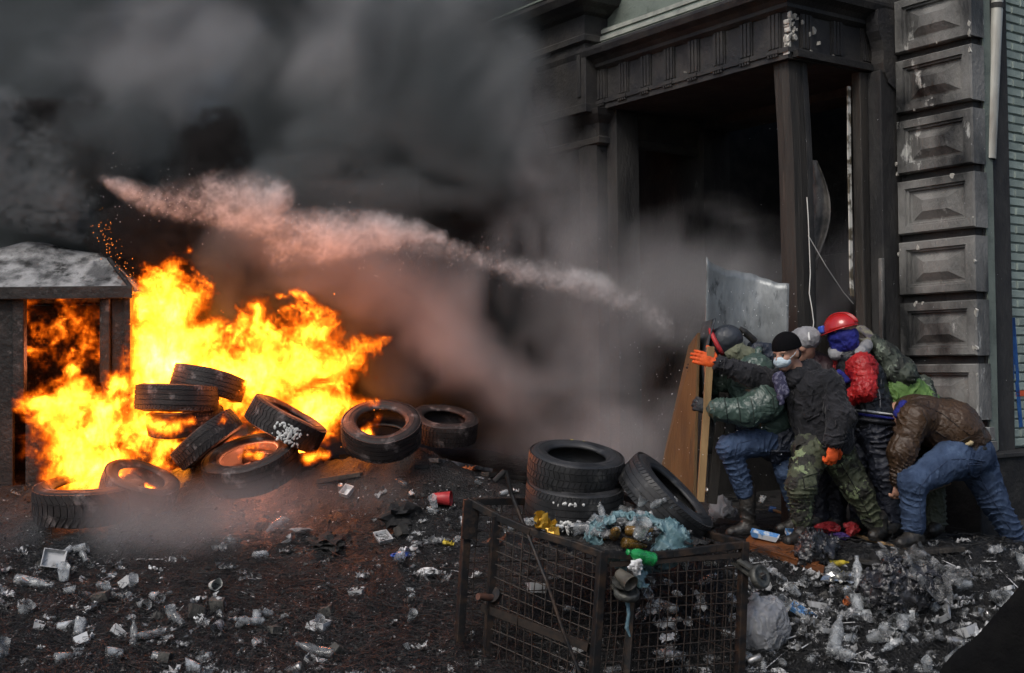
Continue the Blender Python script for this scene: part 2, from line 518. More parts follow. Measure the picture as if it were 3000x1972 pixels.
# scroll bracket where the porch meets the wall
mb = MB()
zz = np.linspace(0, 1, 14); pts = []
prof = [(.34, .50), (.345, .42), (.335, .33), (.30, .26), (.28, .18), (.285, .08), (.27, .0), (.22, -.08), (.12, -.13), (0, -.16), (0, .52), (.25, .52)]
n = len(prof); v = [BP(.70, o, SO - .02 + z_) for o, z_ in prof] + [BP(.82, o, SO - .02 + z_) for o, z_ in prof]
f = [(i, (i + 1) % n, n + (i + 1) % n, n + i) for i in range(n)] + [tuple(range(n))[::-1], tuple(range(n, 2 * n))]
mb.add(v, f); mb.build('scroll_bracket', m_soot2, bld)
# corner post of the porch : slightly buckled timber-clad post with three boards
def post(s, o, w, name, bend, m, z0=.5, z1=SO + .01):
    mb = MB(); N = 14; cs = [(-w, -w), (-w * .35, -w * 1.12), (w * .35, -w * 1.12), (w, -w), (w * 1.1, 0), (w, w), (0, w * 1.12), (-w, w), (-w * 1.1, 0)]
    v = []; f = []
    for k in range(N + 1):
        t = k / N; z_ = z0 + (z1 - z0) * t; bx = bend * math.sin(PI * min(1, (1 - t) * 1.15)) + .004 * math.sin(17 * t)
        for a, b_ in cs: v.append(BP(s + a - bx, o + b_, z_))
    n = len(cs)
    for k in range(N):
        for i in range(n): f.append((k * n + i, k * n + (i + 1) % n, k * n + n + (i + 1) % n, k * n + n + i))
    mb.add(v, f); return mb.build(name, m, bld)
post(.98, 1.09, .075, 'porch_post', .05, m_wood_c)
post(.93, .985, .03, 'post_cladding', .05, m_soot)
# rear jamb by the wall
bbox('rear_pilaster', (.72, .90), (-.01, .30), (.5, SO), m_soot, bevel=.01)
bbox('rear_pilaster', (.84, .93), (.305, .40), (.5, SO), m_wood_c, bevel=.01)
bbox('pipe_casing', (.705, .745), (.305, .345), (.6, 2.75), m_block, bevel=.01)
mb = MB(); ptsA = [BP(.93, .43, 4.15), BP(.935, .435, 3.6), BP(.93, .44, 3.0), BP(.925, .45, 2.6), BP(.90, .47, 2.45)]
for k in range(len(ptsA) - 1): mb.bar(ptsA[k], ptsA[k + 1], .010, .036, up=bn)
mb.build('torn_trim_strip', mat('pale_trim', (.62, .61, .56), .5, (.10, .085, .06), 7, (.48, .56)), bld)
# left pier with capital and the taller block on top
post(3.30, 1.10, .13, 'left_pier', 0, m_soot)
bbox('pier_pilaster', (3.02, 3.16), (.85, 1.12), (.5, SO), m_soot)
#bbox('pier_patch', (3.155, 3.20), (1.20, 1.225), (3.35, 3.62), m_pale, bevel=0)
mb = MB(); prof_run(mb, [(1.22, SO - .32), (1.25, SO - .30), (1.25, SO - .25), (1.22, SO - .23), (1.24, SO - .12), (1.30, SO - .05), (1.32, SO)], 3.14, 3.9, 1.22); mb.build('capital', m_soot2, bld)
bbox('pier_block', (3.16, 4.2), (1.0, 1.36), (SO - .02, 4.86), m_soot2)
bbox('pier_block_band', (3.13, 4.2), (1.0, 1.385), (SO - .03, SO + .05), m_soot2)
bbox('pier_block_panel', (3.22, 3.27), (1.361, 1.375), (SO + .12, 4.80), m_soot)
mb = MB(); prof_run(mb, [(1.36, 4.86), (1.40, 4.88), (1.40, 4.93), (1.37, 4.95), (1.37, 5.12), (1.42, 5.14), (1.46, 5.17), (1.54, 5.20), (1.58, 5.26), (1.58, 5.30), (1.2, 5.36)], 3.16, 4.4, 1.36); mb.build('pier_cornice', m_soot2, bld)
mb = MB(); prof_run(mb, [(1.59, 5.302), (1.59, 5.32), (1.15, 5.40)], 3.15, 4.4, 1.36); mb.build('pier_cap_slab', m_green, bld)
# bare plaster where the corner of the entablature has broken away
def flakes(parent, spots, plane, m):
    mb = MB()
    for a, z_, r in spots:
        n = 6; ph = random.random() * 6
        pts = []
        for k in range(n):
            an = ph + 2 * PI * k / n; rr = r * random.uniform(.45, 1.1)
            pts.append((a + rr * .7 * math.cos(an), z_ + rr * 1.3 * math.sin(an)))
        if plane == 'front': v = [BP(a_, 1.2325, z2) for a_, z2 in pts] + [BP(a_, 1.19, z2) for a_, z2 in pts]
        else: v = [BP(.86 - .0125, a_, z2) for a_, z2 in pts] + [BP(.9, a_, z2) for a_, z2 in pts]
        n = len(pts)
        mb.add(v, [tuple(range(n)), tuple(range(n))[::-1]] + [(i, (i + 1) % n, n + (i + 1) % n, n + i) for i in range(n)])
    return mb.build('broken_plaster', m, parent, kind='stuff')
def block_chips(n, seed):
    r_ = random.Random(seed); mb = MB()
    for _ in range(n):
        k = r_.randint(-1, 5); z0 = 1.965 + .487 * k
        if r_.random() < .6: a, z_ = r_.choice((.0, .0, .69)) + r_.uniform(.0, .012), z0 + r_.uniform(.02, .42)
        else: a, z_ = r_.uniform(0, .7), z0 + r_.choice((.008, .415, .06, .37))
        sz = r_.uniform(.006, .022) * (1.4 if r_.random() < .2 else 1); m_ = 6; ph = r_.random() * 6
        pts = [(a + sz * r_.uniform(.4, 1.1) * .8 * math.cos(ph + 2 * PI * q / m_), z_ + sz * r_.uniform(.5, 1.6) * math.sin(ph + 2 * PI * q / m_)) for q in range(m_)]
        v = [BP(a_, .1512, z2) for a_, z2 in pts] + [BP(a_, .13, z2) for a_, z2 in pts]
        mb.add(v, [tuple(range(m_)), tuple(range(m_))[::-1]] + [(i, (i + 1) % m_, m_ + (i + 1) % m_, m_ + i) for i in range(m_)])
    mb.build('chipped_plaster', m_flake, bld, kind='stuff')
block_chips(22, 9)
rr = random.Random(4)
flakes(arch, [(1.215 - abs(rr.gauss(0, .07)), SO + rr.uniform(.18, .36), rr.uniform(.006, .02)) for _ in range(22)] + [(1.14, SO + .17, .035), (1.21, SO + .16, .03), (1.205, SO + .10, .03), (1.215, SO + .05, .02), (.92, SO + .25, .03), (.97, SO + .22, .02), (.70, SO + .07, .03), (.96, SO + .075, .028), (.86, SO + .16, .014), (1.05, SO + .3, .02)], 'side', m_flake)
flakes(arch, [(.875, SO + .05 + .03 * k, rr.uniform(.01, .02)) for k in range(5)] + [(2.55, SO + .055, .012), (3.1, SO + .04, .008), (2.0, SO + .12, .005)], 'front', m_flake)
# graffiti strokes (spray paint, flat on the bricks)
m_blue = mat('blue_spray', (.01, .06, .22), .6, (.02, .10, .30), 20)
m_oran = mat('orange_spray', (.6, .09, .03), .6)
def stroke(name, pts, wd, m):
    mb = MB()
    P3 = [BP(.061, o, z_) for o, z_ in pts]
    for a, b_ in zip(P3[:-1], P3[1:]): mb.bar(a, b_, wd, .002, up=bu)
    mb.build(name, m, side_wall)
stroke('graffiti_stroke', [(-.40, 1.78), (-.425, 2.26), (-.47, 1.76)], .045, m_blue)
stroke('graffiti_stroke', [(-.455, 1.76), (-.50, 1.40)], .05, m_blue)
stroke('graffiti_stroke', [(-.44, 1.665), (-.56, 1.665)], .045, m_oran)
# downpipe hanging loose from above
mb = MB()
top = P(2922, -60, 9.62); bot = P(2898, 466, 9.58)
mb.tube([top, top.lerp(bot, .45), bot], .051, 20, True)
dp = mb.build('downpipe', mat('zinc_pipe', (.42, .42, .38), .5, (.24, .22, .19), 6, (.45, .7), bump=.1, metal=.2, stretch=(1, 1, .3), col3=(.15, .2, .3), scale3=9, mix3=(.7, .76)), smooth=True)
dp.modifiers.new('e', 'EDGE_SPLIT')
tag(dp, 'broken pale metal downpipe hanging against the green brick wall', 'pipe')
mb = MB(); mb.lathe([(.0, 0), (.046, 0), (.046, .004), (0, .004)], 20, Matrix.Translation(bot - Vector((0, 0, .005)))); mb.build('end_shade_disc', m_black, dp)  # black disc on the closed pipe bottom, painted for the shade of a hollow
mb = MB(); q = top.lerp(bot, .15); mb.tube([q + Vector((0, 0, .02)), q - Vector((0, 0, .02))], .056, 20); mb.build('bracket', m_soot, dp)
# ================================================================== SMOKE, SPRAY, FIRE (true volumes)
def spec_noise(shape, beta, seed, st=(1, 1, 1), kmin=1.5):
    r = np.random.default_rng(seed); f = np.fft.rfftn(r.standard_normal(shape).astype(np.float32))
    m = max(shape)
    k = [np.fft.fftfreq(shape[0]), np.fft.fftfreq(shape[1]), np.fft.rfftfreq(shape[2])]
    K = np.sqrt((k[0][:, None, None] * st[0] * m) ** 2 + (k[1][None, :, None] * st[1] * m) ** 2 + (k[2][None, None, :] * st[2] * m) ** 2)
    A = np.where(K < kmin, 0, 1 / np.maximum(K, 1) ** beta)
    v = np.fft.irfftn(f * A, s=shape)
    return (v / v.std()).astype(np.float32)
def warp(A, dx, dy, dz):            # trilinear lookup with wrap
    nx, ny, nz = A.shape
    X, Y, Z = np.meshgrid(np.arange(nx, dtype=np.float32), np.arange(ny, dtype=np.float32), np.arange(nz, dtype=np.float32), indexing='ij')
    X += dx; Y += dy; Z += dz
    x0 = np.floor(X); y0 = np.floor(Y); z0 = np.floor(Z)
    fx, fy, fz = X - x0, Y - y0, Z - z0
    x0 = x0.astype(np.int32) % nx; y0 = y0.astype(np.int32) % ny; z0 = z0.astype(np.int32) % nz
    x1 = (x0 + 1) % nx; y1 = (y0 + 1) % ny; z1 = (z0 + 1) % nz
    r = A[x0, y0, z0] * (1 - fx) * (1 - fy) * (1 - fz) + A[x1, y0, z0] * fx * (1 - fy) * (1 - fz)
    r += A[x0, y1, z0] * (1 - fx) * fy * (1 - fz) + A[x1, y1, z0] * fx * fy * (1 - fz)
    r += A[x0, y0, z1] * (1 - fx) * (1 - fy) * fz + A[x1, y0, z1] * fx * (1 - fy) * fz
    r += A[x0, y1, z1] * (1 - fx) * fy * fz + A[x1, y1, z1] * fx * fy * fz
    return r
def vgrid(lo, hi, h):
    n = [int(round((b - a) / h)) + 1 for a, b in zip(lo, hi)]
    ax = [np.linspace(a, b, k, dtype=np.float32) for a, b, k in zip(lo, hi, n)]
    return np.stack(np.meshgrid(*ax, indexing='ij'), -1)
def volume(name, den, lo, hi, m):
    nx, ny, nz = den.shape
    me = bpy.data.meshes.new(name); me.vertices.add(den.size)
    a = me.attributes.new('d', 'FLOAT', 'POINT'); a.data.foreach_set('value', den.transpose(2, 1, 0).ravel().astype(np.float32))
    o = obj(name, me, m, kind='stuff')
    ng = bpy.data.node_groups.new(name, 'GeometryNodeTree')
    ng.interface.new_socket('Geometry', in_out='INPUT', socket_type='NodeSocketGeometry')
    ng.interface.new_socket('Geometry', in_out='OUTPUT', socket_type='NodeSocketGeometry')
    n = ng.nodes; L = ng.links.new
    gi = n.new('NodeGroupInput'); go = n.new('NodeGroupOutput')
    vc = n.new('GeometryNodeVolumeCube')
    vc.inputs['Min'].default_value = lo; vc.inputs['Max'].default_value = hi
    for k, c in zip('XYZ', (nx, ny, nz)): vc.inputs['Resolution ' + k].default_value = c
    def vm(op, a_, b_):
        q = n.new('ShaderNodeVectorMath'); q.operation = op; L(a_, q.inputs[0])
        if b_ is not None: q.inputs[1].default_value = b_
        return q.outputs[0]
    p = n.new('GeometryNodeInputPosition').outputs[0]
    p = vm('SUBTRACT', p, lo); p = vm('MULTIPLY', p, [(c - 1) / (h - l) for c, h, l in zip((nx, ny, nz), hi, lo)])
    p = vm('FLOOR', vm('ADD', p, (.5, .5, .5)), None)
    sp = n.new('ShaderNodeSeparateXYZ'); L(p, sp.inputs[0])
    def I(op, a_, b_):
        q = n.new('FunctionNodeIntegerMath'); q.operation = op
        for k, x in enumerate((a_, b_)):
            if isinstance(x, int): q.inputs[k].default_value = x
            else: L(x, q.inputs[k])
        return q.outputs[0]
    idx = I('ADD', sp.outputs[0], I('MULTIPLY', I('ADD', sp.outputs[1], I('MULTIPLY', sp.outputs[2], ny)), nx))
    na = n.new('GeometryNodeInputNamedAttribute'); na.data_type = 'FLOAT'; na.inputs[0].default_value = 'd'
    si = n.new('GeometryNodeSampleIndex'); si.data_type = 'FLOAT'; si.domain = 'POINT'
    L(gi.outputs[0], si.inputs[0]); L(na.outputs[0], si.inputs['Value']); L(idx, si.inputs['Index'])
    L(si.outputs[0], vc.inputs['Density'])
    sm = n.new('GeometryNodeSetMaterial'); sm.inputs['Material'].default_value = m
    L(vc.outputs[0], sm.inputs[0]); L(sm.outputs[0], go.inputs[0])
    o.modifiers.new('grid', 'NODES').node_group = ng
    return o
def vol_mat(name, color, dens, aniso=0.0, step=None):
    m = bpy.data.materials.new(name); m.use_nodes = True; nt = m.node_tree; nt.nodes.clear()
    out = nt.nodes.new('ShaderNodeOutputMaterial'); pv = nt.nodes.new('ShaderNodeVolumePrincipled')
    pv.inputs['Density'].default_value = dens; pv.inputs['Color'].default_value = (*color, 1); pv.inputs['Anisotropy'].default_value = aniso
    nt.links.new(pv.outputs[0], out.inputs['Volume'])
    return m
def blobs(X, prims):                # prims: list of chains [(px,py,Y,r,heat),...] -> max of heat*(1 - d/r)
    F = np.zeros(X.shape[:3], np.float32)
    for ch in prims:
        pts = [(v3(P(a, b, c)), r, h) for a, b, c, r, h in ch]
        if len(pts) == 1: pts = pts * 2
        for (a, ra, ha), (b, rb, hb) in zip(pts[:-1], pts[1:]):
            ba = b - a; l2 = float(ba @ ba) + 1e-9
            pa = X - a; t = np.clip((pa @ ba) / l2, 0, 1)
            d = np.sqrt(((pa - t[..., None] * ba) ** 2).sum(-1)) / (ra + (rb - ra) * t)
            F = np.maximum(F, (ha + (hb - ha) * t) * np.clip(1.25 - d, 0, 1.25))
    return F
YF = 10.55
fire_prims = [
    [(495, 1200, YF + .2, .48, 1.7), (490, 1060, YF + .2, .44, 1.95), (480, 920, YF + .2, .36, 1.25), (500, 830, YF + .2, .27, .9), (515, 755, YF + .2, .13, .7), (560, 730, YF + .2, .07, .55)],
    [(460, 960, YF + .2, .32, 1.2), (450, 860, YF + .2, .24, .95), (460, 815, YF + .2, .2, .85)], [(500, 930, YF, .34, 1.1), (560, 880, YF, .25, .8), (590, 840, YF, .17, .65)],
    [(560, 1000, YF, .3, 1.15), (620, 960, YF, .18, .7)], [(425, 1100, YF + .22, .2, 1.4), (420, 1000, YF + .22, .16, 1.2), (415, 880, YF + .22, .12, .95)],
    [(600, 1130, YF, .34, 1.3), (700, 1120, YF, .36, 1.1), (850, 1080, YF, .48, 1.0), (980, 1090, YF, .36, .85), (1060, 1020, YF, .22, .65), (1125, 1000, YF, .10, .5)],
    [(780, 1010, YF, .36, .9), (880, 970, YF, .32, .75), (960, 980, YF, .26, .65)], [(740, 960, YF, .2, .7), (750, 905, YF, .18, .8), (720, 890, YF, .1, .6)],
    [(820, 870, YF - .1, .09, .55), (870, 862, YF - .1, .07, .5), (905, 880, YF - .1, .07, .5)],
    [(900, 1190, YF, .38, 1.05), (1000, 1200, YF, .26, .95), (1095, 1190, YF - .1, .13, .9)],
    [(230, 1300, YF - .5, .46, 1.0), (300, 1215, YF - .5, .30, 1.0), (170, 1205, YF - .4, .28, .8), (60, 1140, YF - .4, .18, .6), (5, 1120, YF - .4, .1, .4)],
    [(230, 1370, YF - .6, .36, 1.05), (330, 1360, YF - .55, .25, 1.05), (350, 1400, YF - .6, .14, .9)],
    [(420, 1270, YF - .4, .3, 1.05), (520, 1240, YF - .35, .17, 1.0), (600, 1200, YF - .2, .16, 1.2)],
    [(480, 1330, YF - .45, .2, .95), (530, 1290, YF - .45, .12, .9)],
    [(690, 1310, YF - .25, .17, 1.1), (800, 1300, YF - .2, .2, 1.1), (900, 1330, YF - .2, .13, .9)],
    [(620, 1310, YF - .2, .12, .9)], [(560, 1235, 9.72, .09, .85), (500, 1255, 9.72, .11, .9), (420, 1235, 9.75, .13, .9)], [(640, 1240, 9.75, .06, .75), (660, 1205, 9.8, .05, .6)], [(770, 1330, 9.72, .07, .75), (700, 1335, 9.72, .06, .75)], [(900, 1345, 9.75, .07, .8), (960, 1330, 9.78, .05, .6)], [(330, 1130, 9.95, .14, .95), (400, 1105, 10.0, .1, .9)], [(1040, 1180, 9.85, .09, .9), (1100, 1175, 9.85, .07, .75)],
    [(1050, 1300, YF - .66, .13, 1.0), (1085, 1250, YF - .66, .11, .9), (1110, 1220, YF - .66, .06, .7)],
    [(640, 1370, YF - .3, .1, .8)],
    [(55, 1420, YF - .7, .07, .75), (80, 1385, YF - .7, .04, .5)],
    [(435, 1432, YF - .75, .06, .85), (470, 1440, YF - .75, .04, .6)],
    [(695, 755, YF - .1, .08, .5), (670, 775, YF - .1, .09, .55), (672, 830, YF - .1, .06, .5)],
    [(215, 1075, 11.0, .17, .7), (165, 1010, 11.0, .15, .5), (140, 960, 11.0, .10, .44)],
    [(120, 980, 11.15, .45, .41), (200, 940, 11.15, .45, .40), (290, 960, 11.15, .42, .40)],
    [(285, 1040, 11.0, .13, .5)], [(240, 1110, 10.95, .15, .62)],
]
flo, fhi, fh = (-4.45, 9.45, .85), (-.85, 11.75, 3.1), .0185
X = vgrid(flo, fhi, fh)
H = blobs(X, fire_prims)
n1 = spec_noise(H.shape, 2.05, 21, (1, 1, 1.45), 5)
wx = spec_noise(H.shape, 2.6, 22, (1, 1, .8), 4); wz = spec_noise(H.shape, 2.6, 23, (1, 1, .8), 4)
n1 = warp(n1, wx * 4, wz * 3, wz * 7)
n2 = spec_noise(H.shape, 1.5, 24, (.95, .95, 1.6), 15)
n2 = warp(n2, wz * 4, wx * 3, wx * 9)
T = H * 1.18 - .40 + .25 * n1 + .16 * (1 - 2.0 * np.abs(n2)) * np.clip(H * 3, 0, 1)
T = np.where(H > .03, np.clip(T, 0, 2), 0)
T *= sstep(.05, .25, H)
m_fire = bpy.data.materials.new('flames'); m_fire.use_nodes = True
nt = m_fire.node_tree; nt.nodes.clear(); N = nt.nodes; L = nt.links.new
out = N.new('ShaderNodeOutputMaterial'); at = N.new('ShaderNodeAttribute'); at.attribute_name = 'density'
def mth(op, a, b):
    q = N.new('ShaderNodeMath'); q.operation = op
    for k, x in enumerate((a, b)):
        if isinstance(x, (int, float)): q.inputs[k].default_value = x
        else: L(x, q.inputs[k])
    return q.outputs[0]
em = N.new('ShaderNodeEmission'); ab = N.new('ShaderNodeVolumeAbsorption'); ad = N.new('ShaderNodeAddShader')
em.inputs['Color'].default_value = (1.0, .255, .012, 1)
tcf = N.new('ShaderNodeTexCoord'); mpf = N.new('ShaderNodeMapping'); mpf.inputs['Scale'].default_value = (1, 1, .55); L(tcf.outputs['Object'], mpf.inputs[0])
nzf = N.new('ShaderNodeTexNoise'); nzf.inputs['Scale'].default_value = 7.5; nzf.inputs['Detail'].default_value = 3.5; nzf.inputs['Roughness'].default_value = .6; nzf.inputs['Distortion'].default_value = 1.1
L(mpf.outputs[0], nzf.inputs['Vector'])
lick = mth('ADD', mth('MULTIPLY', mth('POWER', mth('SUBTRACT', 1.0, mth('MULTIPLY', mth('ABSOLUTE', mth('SUBTRACT', nzf.outputs['Fac'], .5), 0.0), 3.6)), 3.0), 2.1), .16)
lw = mth('MINIMUM', mth('MULTIPLY', at.outputs['Fac'], 2.2), 1.0)
lick = mth('ADD', mth('MULTIPLY', mth('MAXIMUM', lick, .12), lw), mth('MULTIPLY', .75, mth('SUBTRACT', 1.0, lw)))
L(mth('MULTIPLY', mth('MULTIPLY', mth('POWER', at.outputs['Fac'], 2.8), 130.0), lick), em.inputs['Strength'])
mr_ = N.new('ShaderNodeMapRange'); mr_.inputs['From Min'].default_value = .22; mr_.inputs['From Max'].default_value = .75; L(at.outputs['Fac'], mr_.inputs['Value'])
mx_ = N.new('ShaderNodeMix'); mx_.data_type = 'RGBA'; mx_.inputs[6].default_value = (1, .115, .002, 1); mx_.inputs[7].default_value = (1, .27, .016, 1)
L(mr_.outputs[0], mx_.inputs[0]); L(mx_.outputs[2], em.inputs['Color'])
ab.inputs['Color'].default_value = (.0, .0, .0, 1)
L(mth('MULTIPLY', mth('MINIMUM', at.outputs['Fac'], .5), 16.0), ab.inputs['Density'])
L(em.outputs[0], ad.inputs[0]); L(ab.outputs[0], ad.inputs[1]); L(ad.outputs[0], out.inputs['Volume'])
fire = volume('fire', T, flo, fhi, m_fire)
for k, (a, b, c, e, r) in enumerate(((480, 1020, YF - .1, 80, .35), (940, 1050, YF - .1, 130, .35), (230, 1330, YF - .65, 60, .3), (760, 1330, YF - .4, 60, .15), (190, 1040, 11.0, 14, .15))):
    ld = bpy.data.lights.new('flame_light', 'POINT'); ld.energy = e; ld.color = (1, .27, .12); ld.shadow_soft_size = r
    lo_ = obj('flame_light', ld, None, fire); lo_.location = P(a, b, c)

# ---- dark smoke
slo, shi, sh_ = (-7.6, 9.3, .8), (2.4, 15.3, 7.4), .075
X = vgrid(slo, shi, sh_)
b1 = spec_noise(X.shape[:3], 2.0, 31, (1, 1, 1), 4.5)
bw = spec_noise(X.shape[:3], 2.9, 32, (1, 1, 1), 2.5); bw2 = spec_noise(X.shape[:3], 2.9, 33, (1, 1, 1), 2.5)
b1 = warp(b1, bw * 3, bw2 * 3, bw2 * 4)
x, y, z = X[..., 0], X[..., 1], X[..., 2]
# main bank: behind the fire, thinning towards the porch
edge = 1.0 - sstep(-.85, .65, x + .10 * (z - 3.2) + .30 * bw)
bank = sstep(11.3, 12.3, y + .35 * bw - .3 * (x < -2.6)) * edge * sstep(1.0, 1.9, z)
plume = blobs(X, [[(420, 700, 11.7, .7, 1), (300, 450, 11.9, .85, 1), (100, 250, 12.2, 1.1, 1)],
                  [(850, 800, 11.0, .75, 1), (1000, 700, 11.2, .9, 1), (1200, 500, 11.4, 1.0, 1), (1250, 250, 11.6, 1.1, .9)],
                                    [(1180, 1000, 11.0, .5, .8), (1000, 860, 10.9, .45, .8)], [(-60, 950, 11.0, .4, .9), (-60, 1150, 10.9, .35, .8)],
                  [(640, 980, 11.0, .32, .8), (650, 850, 10.9, .3, .9)]])
S = bank * np.clip(.60 + .95 * b1, .05, 3.5) * 2.4 + np.clip(plume * 1.15 - .28 + .34 * b1, 0, 1) * sstep(.03, .25, plume) * 7.5
S += .10 * sstep(11.0, 11.8, y) * (1 - sstep(.3, 1.3, x)) * sstep(.9, 1.4, z)
# keep the flames clear of smoke in front
fl = blobs(X, [[(a, b, c, r * 1.25, 1) for a, b, c, r, h in ch] for ch in fire_prims])
S *= 1 - sstep(.15, .55, fl)
S *= sstep(10.4, 10.85, y)
kx0, kx1, kz1 = P(-500, 900, 10.5).x, P(400, 900, 10.5).x, P(300, 850, 10.5).z
clr = (1 - sstep(kx1 - .12, kx1 + .05, x)) * (1 - sstep(kz1 + .25, kz1 + .6, z - .35 * np.clip(x - kx0 - .6, 0, 1.2) * 0)) * np.where(z < kz1, 1 - sstep(12.4, 12.6, y), 1 - sstep(11.5, 11.8, y))
S *= 1 - .97 * clr
S = np.clip(S, 0, 12); S[S < .02] = 0
volume('smoke', S, slo, shi, vol_mat('dark_smoke', (.205, .225, .235), 1.0))
# ---- crisp rolling billows over the kiosk and around the flames
clo, chi, ch_ = (-5.2, 10.75, 1.5), (-.4, 12.2, 4.9), .036
X = vgrid(clo, chi, ch_); x, y, z = X[..., 0], X[..., 1], X[..., 2]
c1 = spec_noise(X.shape[:3], 1.8, 36, (1, 1, 1), 9); cw = spec_noise(X.shape[:3], 2.8, 37, (1, 1, 1), 4)
c1 = warp(c1, cw * 4, cw * 4, cw * 5)
cp_ = blobs(X, [[(230, 735, 11.15, .34, 1), (150, 650, 11.1, .45, 1), (40, 540, 11.1, .5, 1), (-80, 400, 11.1, .5, 1)], [(290, 690, 11.15, .22, .9), (230, 590, 11.1, .26, .85), (120, 460, 11.1, .35, .8)],
                [(-30, 900, 11.0, .3, .8), (-20, 760, 11.2, .4, .9)]])
C_ = np.clip((cp_ - .26 - .36 * np.abs(c1) + .12 * cw) * 3.6, 0, 1)
C_ *= sstep(.02, .2, cp_)
C_ *= 1 - sstep(.15, .5, blobs(X, [[(a, b, c, r * 1.2, 1) for a, b, c, r, h in ch] for ch in fire_prims[:6]]))
C_ *= 1 - (1 - sstep(kx1 - .12, kx1 + .05, x)) * (1 - sstep(kz1 + .30, kz1 + .45, z + .25 * (x - kx1 + .3))) 
C_[C_ < .02] = 0
volume('rolling_smoke', C_, clo, chi, vol_mat('rolling_smoke', (.27, .285, .295), 10.0))
clo, chi = (-4.93, 10.87, 1.61), (-.43, 12.02, 4.37)
X = vgrid(clo, chi, .041)
c1 = spec_noise(X.shape[:3], 1.8, 38, (1, 1, 1), 9); cw = spec_noise(X.shape[:3], 2.8, 39, (1, 1, 1), 4)
cb = blobs(X, [[(400, 720, 11.2, .42, .9), (560, 660, 11.2, .45, .9), (700, 720, 11.2, .45, .9), (900, 790, 11.25, .40, .9), (1080, 880, 11.25, .38, .9), (1200, 1020, 11.2, .34, .85), (1230, 1120, 11.1, .25, .7)], [(660, 860, 11.1, .3, .9), (640, 960, 11.0, .24, .8)], [(330, 560, 11.4, .4, .8), (250, 430, 11.5, .45, .8), (120, 330, 11.6, .5, .8)], [(560, 560, 11.5, .4, .7), (620, 420, 11.6, .4, .6)]])
B_ = np.clip((cb * 1.4 - .22 - .22 * np.abs(c1) + .12 * cw) * 2.6, 0, 1) * (1 - sstep(.2, .55, blobs(X, [[(a, b, c, r * 1.05, 1) for a, b, c, r, h in ch] for ch in fire_prims[:9]])))
B_ *= sstep(.02, .2, cb)
B_[B_ < .02] = 0
volume('black_smoke', B_, clo, chi, vol_mat('black_smoke', (.06, .055, .055), 14.0))
# ---- pale steam low over the tyres, in the porch and along the street
mlo, mhi, mh = (-4.4, 8.7, .25), (3.0, 12.4, 5.5), .065
X = vgrid(mlo, mhi, mh); x, y, z = X[..., 0], X[..., 1], X[..., 2]
b2 = spec_noise(X.shape[:3], 2.2, 41, (1, 1, 1.2), 3)
bw = spec_noise(X.shape[:3], 2.8, 42, (1, 1, 1), 2.5)
b2 = warp(b2, bw * 4, bw * 3, bw * 4)
steam = blobs(X, [[(330, 1520, 9.4, .40, 1.0), (520, 1570, 9.2, .38, .9), (800, 1475, 9.45, .33, .85), (1120, 1440, 9.6, .32, .75)], [(1310, 1260, 10.15, .28, .75)],
                  [(1250, 1330, 10.3, .45, .8), (1500, 1330, 10.3, .5, .8), (1750, 1330, 10.2, .5, .7)],
                  [(1500, 1150, 10.6, .55, .7), (1750, 1040, 10.6, .55, .7), (1900, 930, 10.7, .45, .55)],
                  [(1350, 1060, 10.5, .5, .75), (1300, 900, 10.5, .5, .85), (1150, 800, 10.45, .42, .8), (900, 720, 10.45, .38, .75), (700, 660, 10.45, .3, .65)],
                  [(2000, 1200, 9.9, .45, .6), (2080, 1480, 9.4, .25, .5)],
                  [(1650, 850, 11.3, .58, .75), (2000, 830, 10.9, .66, .85), (2250, 840, 10.6, .56, .75), (2420, 750, 10.5, .48, .6)],
                  [(1240, 60, 11.4, .75, .65), (1050, 160, 11.5, .75, .65), (800, 120, 11.7, .8, .55), (300, 180, 11.7, .7, .5)],
                  [(60, 1560, 9.2, .35, .55)], [(1660, 740, 10.8, .6, .75), (1560, 500, 11.0, .6, .7), (1450, 260, 11.2, .55, .62)], [(1950, 760, 10.7, .5, .6), (2150, 700, 10.5, .4, .5)]])
M_ = np.clip(steam - .22 + .24 * b2, 0, 1) * sstep(.02, .22, steam)
M_ *= sstep(8.75, 9.1, y)
M_[M_ < .01] = 0
volume('steam', M_, mlo, mhi, vol_mat('pale_steam', (.66, .66, .68), 1.35))
